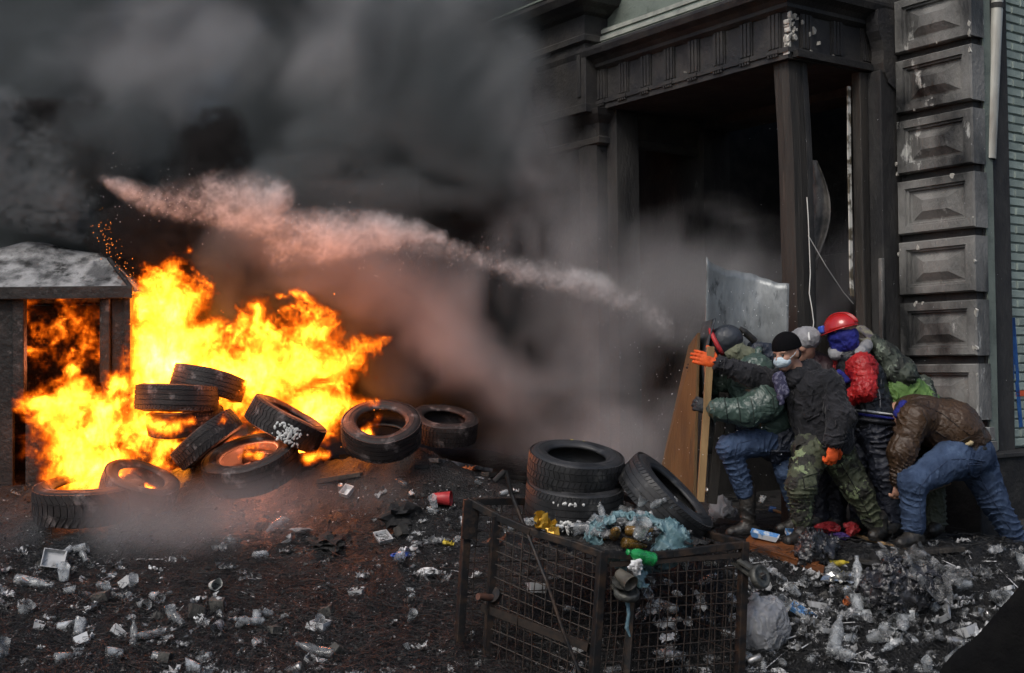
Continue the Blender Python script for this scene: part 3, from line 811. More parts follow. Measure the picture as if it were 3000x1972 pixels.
# ---- water-cannon jet broken into spray
jlo, jhi, jh = (-3.7, 9.85, 2.0), (1.3, 10.55, 3.6), .017
X = vgrid(jlo, jhi, jh)
j1 = spec_noise(X.shape[:3], .9, 51, (2.6, 1.0, .9), 16)
j2 = spec_noise(X.shape[:3], 2.0, 52, (.8, 1, 1), 5)
ixs = np.arange(X.shape[0], dtype=np.float32)[:, None, None] * np.ones(X.shape[:3], np.float32)
j1 = warp(j1, j2 * 2, j2 * 1, ixs * .20 + j2 * 3)
jet = blobs(X, [[(300, 522, 10.2, 0.048, .9), (380, 560, 10.2, 0.106, 1.15), (455, 590, 10.2, 0.115, 1.1), (475, 606, 10.2, 0.058, 1.0)],
                [(500, 560, 10.2, 0.134, .36), (640, 570, 10.2, 0.212, .50), (740, 575, 10.2, 0.240, .8), (800, 575, 10.2, 0.182, 1.1), (812, 585, 10.2, 0.096, 1.0)],
                [(840, 720, 10.2, 0.249, .44), (960, 690, 10.2, 0.249, .62), (1090, 675, 10.2, 0.192, .85), (1210, 682, 10.2, 0.134, 1.05), (1288, 698, 10.2, 0.082, 1.3), (1298, 702, 10.2, 0.039, 1.2)],
                [(1320, 722, 10.2, 0.087, .46), (1400, 745, 10.2, 0.077, .46), (1520, 795, 10.2, 0.134, .46), (1650, 815, 10.2, 0.144, .6), (1760, 830, 10.2, 0.106, .95), (1792, 840, 10.2, 0.058, 1.0)],
                [(1800, 855, 10.2, 0.115, .42), (1870, 880, 10.2, 0.115, .44), (1950, 960, 10.05, .14, .38)],
                [(430, 590, 10.2, .13, .5), (560, 600, 10.2, .17, .52), (700, 630, 10.2, .19, .54), (860, 665, 10.2, .19, .56), (1020, 690, 10.2, .17, .54), (1250, 715, 10.2, .11, .52), (1450, 765, 10.2, .12, .52), (1640, 815, 10.2, .13, .52), (1850, 880, 10.2, .13, .48)]])
J = np.clip(jet * .78 - .30 + .36 * j1 + .12 * j2, 0, 1.4) * sstep(.03, .45, jet) + .045 * sstep(.03, .5, jet); J[J < .01] = 0
volume('water_spray', J, jlo, jhi, vol_mat('water_spray', (.98, .985, .99), 9.0))
# ================================================================== TYRES
m_rub = mat('tyre_rubber', (.013, .0135, .0145), .42, (.03, .03, .032), 7, (.4, .7), bump=.25, bscale=90, bdist=.006, spec=.55, col3=(.085, .083, .08), scale3=11, mix3=(.58, .72), rough2=.62)
m_rubb = mat('scorched_rubber', (.012, .009, .009), .65, (.026, .019, .018), 8, (.4, .7), bump=.5, bscale=60, bdist=.008, col3=(.15, .125, .12), scale3=9, mix3=(.57, .70))
m_white = mat('white_foam', (.72, .72, .70), .6, (.5, .5, .48), 40, bump=.5, bscale=80)
def tyre_prof(R, w):
    q = [(.60, -.36), (.63, -.43), (.72, -.495), (.84, -.5), (.92, -.47), (.965, -.40), (.982, -.30), (.985, 0), (.982, .30), (.965, .40), (.92, .47), (.84, .5), (.72, .495), (.63, .43),
         (.60, .36), (.635, .30), (.74, .40), (.88, .38), (.93, .28), (.935, 0), (.93, -.28), (.88, -.38), (.74, -.40), (.635, -.30)]
    return [(r * R, z * w) for r, z in q]
R0, W0 = .31, .20
carc = MB(); carc.lathe(tyre_prof(R0, W0), 64, None, True)
for rr_, zz_ in ((.80, .5), (.68, .47), (.80, -.5), (.68, -.47)):      # moulded rings on the sidewalls
    s_ = 1 if zz_ > 0 else -1
    carc.lathe([((rr_ - .012) * R0, zz_ * W0 - s_ * .004), (rr_ * R0, zz_ * W0 + s_ * .004), ((rr_ + .012) * R0, zz_ * W0 - s_ * .004)], 64)
me_carc = carc.mesh('carcass', True)
def tread_mesh(style):
    mb = MB()
    def blk(a0, a1, z0, z1, r0=.97, r1=1.0, sk=0):
        v = []
        for r in (r0, r1):
            for a, z in ((a0, z0), (a1, z0), (a1 + sk, z1), (a0 + sk, z1)):
                dr = .055 * max(0, abs(z) / .5 - .55) ** 1.2
                v.append(((r - dr) * R0 * math.cos(a), (r - dr) * R0 * math.sin(a), z * W0))
        mb.add(v, [(0, 1, 5, 4), (1, 2, 6, 5), (2, 3, 7, 6), (3, 0, 4, 7), (4, 5, 6, 7)])
    if style == 0:
        n = 56
        for row, (z0, z1) in enumerate(((-.44, -.25), (-.22, -.02), (.02, .22), (.25, .44))):
            for k in range(n):
                a = 2 * PI * (k + .5 * (row % 2)) / n; d = 2 * PI / n
                blk(a, a + d * .80, z0, z1, sk=d * (.35 if row % 2 else -.35))
    elif style == 1:
        n = 72
        for row, (z0, z1) in enumerate(((-.45, -.30), (-.26, -.11), (-.08, .08), (.11, .26), (.30, .45))):
            for k in range(n):
                d = 2 * PI / n; a = d * k
                blk(a, a + d * (.99 if row in (1, 2, 3) else .84), z0, z1, sk=d * .5 if row in (0, 4) else 0)
    else:
        n = 48
        for row, (z0, z1) in enumerate(((-.44, -.18), (-.14, .14), (.18, .44))):
            for k in range(n):
                d = 2 * PI / n; a = d * k
                blk(a, a + d * .74, z0, z1, sk=d * (.9 if row == 0 else (-.9 if row == 2 else 0)))
    return mb.mesh('tread')
me_tread = [tread_mesh(k) for k in range(3)]
def tyre(label, px, py, Y, R, axle, style, burnt, group, width=1.0, spin=0):
    m = m_rubb if burnt else m_rub
    sd_ = int(px * 7 + py); wob = .014 if burnt else .006
    def worn(me):
        co = np.zeros(len(me.vertices) * 3, np.float32); me.vertices.foreach_get('co', co); co = co.reshape(-1, 3)
        n_ = [fbm(co[:, 0] * 4 + sd_ % 97, co[:, 1] * 4, co[:, 2] * 4, 2, sd_ % 31 + k) for k in range(3)]
        co += wob * np.stack(n_, -1); me.vertices.foreach_set('co', co.ravel()); return me
    t = obj('tyre', worn(me_carc.copy()), m); tag(t, label, 'tyre', group)
    q = Vector(axle).normalized().to_track_quat('Z', 'Y')
    t.matrix_world = Matrix.Translation(P(px, py, Y)) @ q.to_matrix().to_4x4() @ Matrix.Rotation(spin, 4, 'Z') @ Matrix.Diagonal((R / R0 * (1 + .03 * math.sin(px)), R / R0 * (1 - .03 * math.sin(px)), R / R0 * width, 1))
    c = obj('tread', worn(me_tread[style].copy()), m, t, kind='stuff')
    return t
gf = 'tyres burning in the fire'; gc = 'tyres heaped on the wire cage'
T_top = tyre('black car tyre with zigzag block tread lying on top of the wire cage stack', 1686, 1368, 7.98, .305, (.12, -.24, .95), 0, False, gc)
T_low = tyre('ribbed black tyre with white foam flecks under the zigzag tyre on the cage', 1682, 1462, 7.98, .322, (.06, -.20, .97), 1, False, gc, 1.12)
T_lean = tyre('ribbed black tyre leaning against the stacked tyres on the cage', 1948, 1462, 7.92, .335, (.68, -.20, .70), 1, False, gc, .95)
tyre('large flat tyre holding the lowest flames in front of the kiosk', 262, 1462, 9.72, .43, (.0, -.12, 1), 2, True, gf)
tyre('upturned tyre with flames inside its open ring', 737, 1362, 9.9, .375, (-.2, -.36, .92), 1, True, gf)
T_snow = tyre('tilted tyre with white foam crust on its tread above flames', 838, 1240, 10.0, .335, (.50, -.02, .87), 0, True, gf)
tyre('tyre lying level with its dark tread against the white hot flames', 517, 1165, 10.1, .335, (.03, .03, 1), 1, True, gf)
tyre('tyre end showing at the back of the pile between the flames', 612, 1122, 10.35, .31, (.25, .12, .95), 1, True, gf)
tyre('tyre slanting up to the right between the lower flames', 606, 1288, 9.95, .30, (-.62, -.05, .78), 2, True, gf, .95)
tyre('tyre with a small flame burning in its open ring at the edge of the fire', 1118, 1262, 9.95, .325, (.04, -.5, .86), 1, True, gf)
tyre('smoke hidden tyre lying behind the ring tyre beyond the fire', 1300, 1248, 10.6, .30, (.12, -.3, .95), 0, True, gf)
tyre('tyre half buried beneath the level tyre in the fire', 545, 1232, 10.2, .31, (-.05, -.12, 1), 1, True, gf)
tyre('sunken charred tyre beside the large flat tyre', 408, 1425, 9.8, .30, (.35, -.25, .9), 2, True, gf)
tyre('charred tyre buried at the base of the pile under the upturned tyre', 830, 1350, 10.45, .36, (.1, -.1, 1), 1, True, gf)
tyre('charred tyre buried at the base of the pile under the level tyre', 480, 1320, 10.45, .36, (.1, .1, 1), 1, True, gf)
def splat(parent_t, R, ang, n, spread, zlo, zhi, name='foam_flecks', seed=1):
    r_ = random.Random(seed); mb = MB()
    for _ in range(n):
        a = ang + r_.gauss(0, spread); z = r_.uniform(zlo, zhi) * W0; s_ = r_.uniform(.004, .013)
        p = Vector((math.cos(a), math.sin(a), 0)) * R0 * 1.003; p.z = z
        q = Vector((math.cos(a), math.sin(a), 0)).to_track_quat('Z', 'Y').to_matrix().to_4x4()
        M = Matrix.Translation(p) @ q @ Matrix.Rotation(r_.random() * 6, 4, 'Z') @ Matrix.Diagonal((s_ * r_.uniform(.6, 1.8), s_, s_ * .5, 1))
        v = [M @ Vector(c) for c in ((1, 0, 0), (.4, .8, .2), (-.6, .7, 0), (-1, -.1, .1), (-.3, -.9, 0), (.6, -.6, .1), (0, 0, 1))]
        mb.add(v, [(i, (i + 1) % 6, 6) for i in range(6)])
    return mb.build(name, m_white, parent_t, kind='stuff')
def face_ang(t, target):            # angle on the tyre whose outward direction points closest to a world point
    d = t.matrix_world.to_3x3().inverted() @ (Vector(target) - t.matrix_world.translation)
    return math.atan2(d.y, d.x)
splat(T_snow, .335, face_ang(T_snow, P(1000, 1400, 7.5)), 110, .16, -.42, .25, 'foam_crust', 2)
splat(T_low, .322, face_ang(T_low, P(1760, 1600, 5)), 46, .28, -.48, -.2, seed=3)
splat(T_low, .322, face_ang(T_low, P(1690, 1500, 5)), 12, .4, .2, .3, seed=4)
# yellow chalk marks on the top tyre's sidewall
mb = MB()
for a_, d_ in ((1.9, .0), (1.6, .02)):
    a0 = face_ang(T_top, P(1640, 1300, 12)) + a_ - 1.8
    p1 = Vector((math.cos(a0), math.sin(a0), 0)) * R0 * .90; p2 = Vector((math.cos(a0 + .05), math.sin(a0 + .05), 0)) * R0 * .82
    p1.z = W0 * .485; p2.z = W0 * .515
    mb.bar(p1, p2, .012, .003)
mb.build('chalk_mark', mat('yellow_chalk', (.7, .6, .05), .8), T_top)

# ================================================================== KIOSK (burnt out)
m_ash = mat('ash_crust', (.08, .08, .082), .9, (.30, .30, .30), 5, (.42, .6), bump=.9, bscale=30, col3=(.015, .015, .015), scale3=4, mix3=(.52, .62))
m_burnt = mat('burnt_metal', (.010, .009, .009), .6, (.03, .024, .022), 7, (.45, .7), bump=.6, bscale=22, metal=.3, col3=(.10, .09, .088), scale3=9, mix3=(.60, .72))
kk = thing('kiosk', 'burnt out kiosk with ash covered hipped roof and fire inside its hatch', 'kiosk')
KY = 10.5
xl, xr = P(-420, 900, KY).x, P(383, 900, KY).x
ze = P(300, 852, KY).z; zb = .7
ol, orr = P(72, 900, KY).x, P(300, 900, KY).x; zo = P(200, 880, KY).z; zs = P(200, 1160, KY).z
KD = 1.7
def kbox(name, x, y, z, m, bev=.008, par=kk):
    b = MB(); b.box((x[0], y[0], z[0]), (x[1], y[1], z[1])); return b.build(name, m, par, bevel=bev)
kbox('front_wall', (xl, ol - .10), (KY, KY + .05), (zb, ze - .06), m_burnt)
kbox('front_wall', (orr + .07, xr - .02), (KY + .012, KY + .05), (zb, ze - .06), m_burnt)
kbox('sill_wall', (ol, orr), (KY + .01, KY + .05), (zb, zs), m_burnt)
kbox('hatch_frame', (ol - .099, ol), (KY - .02, KY + .06), (zs - .1, zo + .05), m_burnt)
kbox('hatch_frame', (orr, orr + .069), (KY - .03, KY + .06), (zb, zo + .05), m_burnt)
kbox('hatch_frame', (orr - .025, orr - .002), (KY + .0, KY + .03), (zs + .1, zo), m_burnt)
kbox('lintel', (xl, xr - .03), (KY - .015, KY + .06), (zo + .052, ze - .005), m_burnt)
kbox('corner_post', (xr - .055, xr), (KY - .02, KY + .05), (zb, ze - .008), m_burnt)
kbox('side_wall', (xr - .045, xr - .005), (KY + .051, KY + KD), (zb, ze - .03), m_burnt)
kbox('back_wall', (xl, xr - .05), (KY + KD - .05, KY + KD), (zb, ze - .03), m_burnt)
kbox('side_wall', (xl, xl + .05), (KY + .051, KY + KD - .051), (zb, ze - .03), m_burnt)
# hipped roof, eaves drooping at the front
nu, nv = 40, 22; v = []; f = []
for i in range(nu + 1):
    for j in range(nv + 1):
        uu = i / nu; vv = j / nv
        x = xl - .05 + (xr + .03 - xl + .05) * uu; y = KY - .07 + (KD + .14) * vv
        d = min(vv * (KD + .14), (1 - vv) * (KD + .14), (1 - uu) * (xr - xl + .08) * 1.25, uu * (xr - xl) + .2)
        z = ze + min(d, .62) * .62 + .10 * sstep(.1, .5, np.array(d)).item() * math.sin(1 + 2.2 * uu * PI) ** 2 + .02 * float(fbm(np.array([x * 6]), np.array([y * 6]), 0, 3, 9)[0])
        v.append((x, y, z))
for i in range(nu):
    for j in range(nv):
        a = i * (nv + 1) + j; f.append((a, a + nv + 1, a + nv + 2, a + 1))
mb = MB(); mb.add(v, f); rf = mb.build('roof', m_ash, kk, smooth=False)
sl = rf.modifiers.new('s', 'SOLIDIFY'); sl.thickness = .025; sl.offset = -1
mb = MB(); mb.tube([(xr + .03, KY - .07, ze + .012), (xr - .28, KY + .30, ze + .30)], .02, 8); mb.build('hip_ridge', m_burnt, rf)
kbox('eave_board', (xl - .06, xr + .04), (KY - .095, KY - .072), (ze - .07, ze + .035), m_burnt, .006, rf)

# ================================================================== WIRE CAGE TROLLEY
m_iron = mat('rusty_black_iron', (.013, .013, .014), .5, (.05, .032, .022), 14, (.45, .65), bump=.4, bscale=60, bdist=.006, metal=.4, col3=(.13, .12, .11), scale3=45, mix3=(.64, .76))
m_rust = mat('rusty_wire', (.035, .024, .018), .6, (.015, .013, .012), 30, metal=.3)
cage = thing('cage_trolley', 'blackened wire cage trolley full of rubbish tipped on the debris', 'trolley')
TL, TF, TR = P(1372, 1467, 7.85), P(1765, 1622, 7.35), P(2180, 1592, 7.6)
BL, BF, BR = P(1345, 1880, 7.80), P(1735, 2050, 7.32), P(2165, 2010, 7.58)
TB = Vector((.70, 8.40, 1.06)); BB = Vector((.68, 8.38, .1))
def part(name, fn, m=m_iron, par=cage, **kw):
    b = MB(); fn(b); return b.build(name, m, par, **kw)
for nm, a, b_ in (('corner_post', TL, BL), ('corner_post', TF, BF), ('corner_post', TR, BR), ('corner_post', TB, BB)):
    part(nm, lambda q: q.bar(a + Vector((0, 0, .01)), b_, .05, .05, up=(.5, -1, 0)), bevel=.004)
part('corner_plate', lambda q: q.bar(TL + Vector((.02, -.035, .005)), TL.lerp(BL, .27) + Vector((.02, -.035, 0)), .10, .012, up=(.5, -1, 0)))
part('upright', lambda q: q.bar(TL.lerp(TF, .22) + Vector((0, 0, -.03)), BL.lerp(BF, .22), .045, .03, up=(.5, -1, 0)))
part('upright', lambda q: q.bar(TF.lerp(TR, .22) + Vector((0, 0, -.03)), BF.lerp(BR, .22), .04, .03, up=(-.3, -1, 0)))
for a, b_ in ((TL, TF), (TF, TR), (TR, TB), (TB, TL)):
    sg = [a.lerp(b_, t) + Vector((.012 * math.sin(9 * t), 0, -.035 * math.sin(PI * t) - .01 * math.sin(7 * t))) for t in (0, .22, .5, .78, 1)]
    part('top_rail', lambda q: [q.bar(u_, w_, .038, .045) for u_, w_ in zip(sg[:-1], sg[1:])], bevel=.004)
part('middle_rail', lambda q: q.bar(TL.lerp(BL, .70).lerp(TF.lerp(BF, .66), .16), TL.lerp(BL, .70).lerp(TF.lerp(BF, .66), .95), .03, .05), m_rust)
part('middle_rail', lambda q: q.bar(TF.lerp(BF, .08).lerp(TR.lerp(BR, .08), .05), TF.lerp(BF, .08).lerp(TR.lerp(BR, .08), .98), .02, .03), m_rust)
def wires(a, b_, c, d, nv, nh):     # a-b top, c-d bottom
    for k in range(1, nv):
        t = k / nv; p, q_ = a.lerp(b_, t), c.lerp(d, t); o_ = Vector((random.gauss(0, .012), random.gauss(0, .014), 0))
        part('wire', lambda q: q.tube([p, p.lerp(q_, .5) + o_, q_], .0035, 5), m_rust)
    for k in range(1, nh):
        t = k / nh; p, q_ = a.lerp(c, t), b_.lerp(d, t)
        part('wire', lambda q: q.tube([p, p.lerp(q_, .5) + Vector((0, .004, random.gauss(0, .010))), q_], .0035, 5), m_rust)
wires(TL.lerp(TF, .24), TF, BL.lerp(BF, .24), BF, 12, 11)
wires(TF, TR, BF, BR, 17, 12)
wires(TR, TB, BR, BB, 14, 9)
wires(TB, TL, BB, BL, 14, 9)
part('diagonal_rod', lambda q: q.tube([P(1535, 1535, 7.65), P(1600, 1700, 7.42), P(1650, 1850, 7.35), P(1705, 1990, 7.30)], .011, 8), m_iron)
part('pipe_stub', lambda q: q.tube([P(1400, 1748, 7.62), P(1455, 1752, 7.72)], .022, 12), mat('rust_pipe', (.10, .045, .03), .6, (.05, .03, .025), 20))
part('pipe_flange', lambda q: q.tube([P(1444, 1742, 7.69), P(1452, 1747, 7.71)], .05, 14), m_iron)
part('bent_handle', lambda q: q.tube([P(1450, 1407, 7.85), P(1478, 1380, 7.85), P(1483, 1382, 7.85), P(1500, 1450, 7.85), P(1532, 1535, 7.80)], .014, 10), m_iron)
part('handle_grip', lambda q: q.tube([P(1449, 1410, 7.85), P(1478, 1381, 7.85)], .019, 10), m_black)
m_cast = mat('caster_metal', (.10, .10, .09), .5, (.04, .04, .037), 20, metal=.5, bump=.3, bscale=60)
def caster(c, ax, fork_from, R, name='caster'):
    f_ = part('caster_fork', lambda q: (q.bar(fork_from, c + ax * .03, .05, .014, up=ax), q.bar(fork_from - ax * .05, c - ax * .03, .05, .014, up=ax)), m_cast)
    q4 = ax.to_track_quat('Z', 'Y').to_matrix().to_4x4(); M = Matrix.Translation(c) @ q4
    w_ = part('caster_wheel', lambda q: q.lathe([(.3 * R, -.022), (.75 * R, -.018), (.82 * R, -.024), (R, -.018), (R * 1.02, 0), (R, .018), (.82 * R, .024), (.75 * R, .018), (.3 * R, .022)], 28, M), m_cast, smooth=True)
    part('hub', lambda q: q.lathe([(0, -.03), (.3 * R, -.03), (.32 * R, 0), (.3 * R, .03), (0, .03)], 16, M), m_iron, w_)
caster(P(2226, 1690, 7.5), Vector((.62, -.72, .3)).normalized(), P(2165, 1640, 7.58), .072)
caster(P(1836, 1738, 7.3), Vector((.15, -.35, .92)).normalized(), P(1800, 1690, 7.36), .075)
part('wheel_plate', lambda q: q.lathe([(0, 0), (.07, 0), (.072, .008), (.03, .016), (0, .016)], 24, Matrix.Translation(P(1828, 1712, 7.3)) @ Vector((.15, -.35, .92)).to_track_quat('Z', 'Y').to_matrix().to_4x4()), m_cast)
part('loose_strap', lambda q: q.tube([P(1838, 1760, 7.3), P(1842, 1800, 7.28), P(1836, 1840, 7.28), P(1846, 1865, 7.28)], [.014, .010, .012, .006], 7), mat('blue_rag', (.05, .10, .13), .7, (.10, .17, .2), 30))
# rubbish packed inside the cage
cx = np.linspace(-.30, 1.45, 70); cyy = np.linspace(7.3, 8.42, 50)
CX, CY = np.meshgrid(cx, cyy, indexing='ij')
def inside(x, y):
    poly = [TL, TF, TR, TB]; s = np.full(x.shape, 9.)
    for a, b_ in zip(poly, poly[1:] + poly[:1]):
        e = Vector((b_.x - a.x, b_.y - a.y)); L_ = e.length
        s = np.minimum(s, ((e.x) * (y - a.y) - (e.y) * (x - a.x)) / L_)
    return s
ins = inside(CX, CY)
hz = .80 + .10 * sstep(.0, .3, ins) + .06 * fbm(CX * 6, CY * 6, 0, 3, 8) + .05 * np.abs(fbm(CX * 20, CY * 20, 0, 2, 9)) + .05 * np.exp(-((CX - .75) ** 2 + (CY - 7.62) ** 2) / .05)
def cage_z(x, y):
    i = int(np.clip(round((x + .30) / 1.75 * 69), 0, 69)); j = int(np.clip(round((y - 7.3) / 1.12 * 49), 0, 49))
    return float(hz[i, j])
f = []; idm = np.arange(70 * 50).reshape(70, 50)
for i in range(69):
    for j in range(49):
        if ins[i:i + 2, j:j + 2].min() > .02: f.append((idm[i, j], idm[i + 1, j], idm[i + 1, j + 1], idm[i, j + 1]))
mb = MB(); mb.add(np.stack([CX, CY, hz], -1).reshape(-1, 3).tolist(), [tuple(int(q) for q in r) for r in f])
gb = mb.build('packed_rubbish', mat('packed_rubbish', (.015, .015, .016), .55, (.05, .048, .046), 25, (.45, .65), bump=1, bscale=70, bdist=.03, col3=(.22, .22, .21), scale3=38, mix3=(.63, .7)), kind='stuff', smooth=True)

# ================================================================== BOARDS, SHEET, STICKS, CABLES
m_ply = mat('stained_plywood', (.12, .068, .024), .6, (.06, .034, .014), 6, (.4, .7), bump=.3, bscale=40, stretch=(1, 1, .25), col3=(.03, .022, .015), scale3=7, mix3=(.56, .72))
m_edge = mat('raw_wood', (.30, .19, .085), .65, (.19, .115, .05), 14, (.4, .65), bump=.3, bscale=60, stretch=(1, 1, .15))
def slab(mb, q, th):
    q = [Vector(p) for p in q]; n = (q[1] - q[0]).cross(q[3] - q[0]).normalized() * th
    v = q + [p + n for p in q]
    mb.add(v, [(0, 3, 2, 1), (4, 5, 6, 7), (0, 1, 5, 4), (1, 2, 6, 5), (2, 3, 7, 6), (3, 0, 4, 7)])
mb = MB(); slab(mb, [P(2052, 975, 9.0), P(2026, 1012, 9.75), P(1938, 1400, 9.75), P(2040, 1470, 9.0)], .022)
pb = mb.build('plywood_board', m_ply, bevel=.003); tag(pb, 'brown stained plywood board held upright as a shield', 'board')
mb = MB(); mb.bar(P(2024, 1012, 9.73), P(1936, 1402, 9.73), .03, .03); mb.build('edge_batten', m_edge, pb)
mb = MB(); mb.bar(P(2082, 1015, 8.80), P(2052, 1470, 8.84), .052, .036, up=(0, -1, 0))
st = mb.build('wooden_stake', m_edge, bevel=.003); tag(st, 'pale wooden stake gripped beside the plywood board', 'stake')
mb = MB(); mb.bar(P(2120, 1150, 9.05), P(2085, 1475, 9.08), .07, .05, up=(0, -1, 0))
o = mb.build('grey_timber', m_wood_c, bevel=.004); tag(o, 'grey charred timber standing behind the pale stake', 'timber')
# curved metal sheet
nu, nv = 24, 24; v = []; f = []
for i in range(nu + 1):
    for j in range(nv + 1):
        a, b_ = i / nu, j / nv
        xt = 2070 + 242 * a; yt = 752 + 78 * a ** .6 + 4 * math.sin(a * 9) + 1.5 * math.sin(a * 31)
        p = P(xt - 8 * b_, yt + (1330 - yt) * b_, 9.30 + .13 * math.sin(PI * a) - .10 * (1 - a) + .01 * math.sin(7 * b_ + 3 * a) + .012 * float(fbm(np.array([a * 5]), np.array([b_ * 8]), 0, 3, 66)[0]))
        v.append(p)
for i in range(nu):
    for j in range(nv):
        k = i * (nv + 1) + j; f.append((k, k + 1, k + nv + 2, k + nv + 1))
mb = MB(); mb.add(v, f)
ms = mb.build('metal_sheet', mat('dull_steel', (.24, .255, .26), .42, (.06, .068, .072), 3.2, (.40, .66), bump=.5, bscale=4, bdist=.06, metal=.4, col3=(.03, .033, .035), scale3=9, mix3=(.55, .66), stretch=(1, 1, .4)), smooth=True)
ms.modifiers.new('s', 'SOLIDIFY').thickness = .004
tag(ms, 'curved grey metal sheet standing against the porch post', 'metal sheet')
# dark shield rim
v = []; f = []
for i in range(15):
    t = i / 14; y = 945 + 270 * t; bow = 26 * math.sin(PI * t)
    for j in range(5):
        v.append(P(2062 - bow + 9 * j, y - 3 * j, 9.25 - .09 * j))
for i in range(14):
    for j in range(4): k = i * 5 + j; f.append((k, k + 1, k + 6, k + 5))
mb = MB(); mb.add(v, f); o = mb.build('riot_shield', mat('black_shield', (.02, .024, .027), .3, (.05, .055, .06), 6, spec=.6), smooth=True)
o.modifiers.new('s', 'SOLIDIFY').thickness = .008
tag(o, 'dark bowed shield pushed against the plywood board', 'shield')
m_cab = mat('pale_cable', (.62, .62, .58), .5)
def cable(label, pts, r, m=m_cab):
    mb = MB(); mb.tube(pts, r, 6); o = mb.build('cable', m); tag(o, label, 'cable', 'cables hanging in the porch'); return o
cable('long pale cable hanging down beside the porch post', [P(2364, 578, 9.35), P(2368, 640, 9.34), P(2371, 720, 9.34), P(2374, 800, 9.34), P(2371, 860, 9.32), P(2379, 905, 9.3), P(2384, 945, 9.3), P(2376, 1010, 9.3)], .0036)
cable('thin pale cable slanting across the porch opening', [P(2368, 690, 9.4), P(2420, 780, 9.5), P(2470, 855, 9.7), P(2500, 890, 9.8)], .0032)
# smoke-stained hanging curtain scrap inside the porch
mb = MB(); v = []; f = []
for i in range(10):
    for j in range(14):
        a, b_ = i / 9, j / 13
        v.append(P(2372 + 62 * a * (0.35 + .65 * math.sin(PI * min(1, b_ * 1.1))), 470 + 320 * b_, 9.95 + .04 * math.sin(9 * a + 3 * b_)))
for i in range(9):
    for j in range(13): k = i * 14 + j; f.append((k, k + 14, k + 15, k + 1))
mb.add(v, f); o = mb.build('torn_banner', mat('sooty_cloth', (.16, .15, .14), .9, (.05, .05, .05), 6, bump=.5, bscale=20), smooth=True)
o.modifiers.new('s', 'SOLIDIFY').thickness = .003
tag(o, 'torn sooty cloth hanging in the porch behind the post', 'cloth')
# flag stick with blue wrapping, brown board
p0, p1 = G(2265, 1530, .10), G(2690, 1650, .06)
mb = MB(); mb.tube([p0, p0.lerp(p1, .5), p1], .013, 8); fs = mb.build('flag_pole', m_edge, smooth=True)
tag(fs, 'thin wooden flag pole wrapped in blue cloth lying on the rubbish', 'flag pole')
mb = MB(); pts = [p0.lerp(p1, t) + Vector((0, 0, -.012 * k)) for k, t in enumerate((.16, .22, .28, .34, .40))] ; pts = [p0.lerp(p1, .15), p0.lerp(p1, .22) + Vector((0, -.01, 0)), p0.lerp(p1, .30) + Vector((.0, -.03, -.015)), p0.lerp(p1, .36) + Vector((.02, -.06, -.04)), p0.lerp(p1, .42) + Vector((.02, -.09, -.08))]
mb.tube(pts, [.018, .028, .034, .038, .022], 9); fc = mb.build('wrapped_flag', mat('blue_cloth', (.04, .10, .28), .7, (.09, .17, .38), 25, bump=.8, bscale=30), fs, smooth=True)
mb = MB(); mb.tube([p0 + Vector((-.03, 0, .01)), p0 + Vector((.02, 0, 0))], .024, 8); mb.build('pole_cap', mat('blue_cloth', (0, 0, 0)), fs)
a, b_ = G(2190, 1622, .10), G(2405, 1672, .06)
mb = MB(); mb.bar(a, b_, .17, .022, up=(0, -.35, 1)); o = mb.build('brown_board', mat('varnished_board', (.13, .045, .015), .4, (.05, .02, .01), 6, (.45, .7), stretch=(.3, 1, 1), bump=.2, bscale=40), bevel=.003)
tag(o, 'orange brown varnished board lying under litter beside the cage', 'board')
mb = MB(); mb.bar(a + Vector((0, -.085, -.04)), b_ + Vector((0, -.085, -.04)), .018, .05); mb.build('board_edge', mat('varnished_board', (0, 0, 0)), o)
# planks by the plinth
for k, (qa, qb) in enumerate((((2560, 1640), (2820, 1620)), ((2500, 1655), (2700, 1668)))):
    mb = MB(); mb.bar(G(*qa, lift=.03), G(*qb, lift=.03), .10, .03); o = mb.build('plank', m_wood_c, bevel=.003)
    tag(o, ('muddy plank lying at the feet of the man in jeans', 'short muddy plank poking from the litter by the flag pole')[k], 'plank')
# unidentified dark shape at the edge of the frame, given a made-up black body
lo = P(2760, 2060, 6.2); 
Xg = grid((1.9, 5.7, .0), (3.3, 6.6, 1.15), .02)
c0, c1 = P(2905, 2040, 6.15), P(3095, 1760, 6.15)
Xr = Xg.copy(); Xg = Xg.copy(); Xg[..., 1] = (Xg[..., 1] - 6.15) * 2.6 + 6.15 + .25 * (Xg[..., 2] - .5)
d = sd_cone(Xg, c0, c1, .24, .20); d = smin(d, sd_cone(Xg, c0, P(3150, 2200, 6.15), .24, .3), .1)
d = d + .018 * fbm(Xg[..., 0] * 7, Xg[..., 1] * 7, Xg[..., 2] * 7, 3, 77)
o = obj('unidentified_dark_shape', surf_nets(d, Xr[0, 0, 0], .02, 'unidentified_dark_shape'), mat('matt_black_body', (.003, .003, .0035), .9, (.006, .006, .006), 8, bump=.4, bscale=60, spec=.12))
tag(o, 'big matt black bulging made-up body for an unidentified shape before the litter', 'rubber sheet')

# charred timbers at the edge of the fire
for k, (qa, qb, w_, lab) in enumerate((((1010, 1345), (1235, 1378), .12, 'charred flat beam lying below the ring tyre'), ((1270, 1360), (1430, 1388), .09, 'ash whitened board on the ground beyond the cage'), ((930, 1420), (1060, 1400), .07, 'short burnt stick of timber in the ash before the fire'), ((1420, 1400), (1600, 1420), .08, 'burnt lath behind the stacked tyres'))):
    mb = MB(); mb.bar(G(*qa, lift=.03), G(*qb, lift=.03), w_, .035); o = mb.build('burnt_timber', (m_black, m_ash, m_wood_c, m_wood_c)[k], bevel=.004)
    tag(o, lab, 'timber')
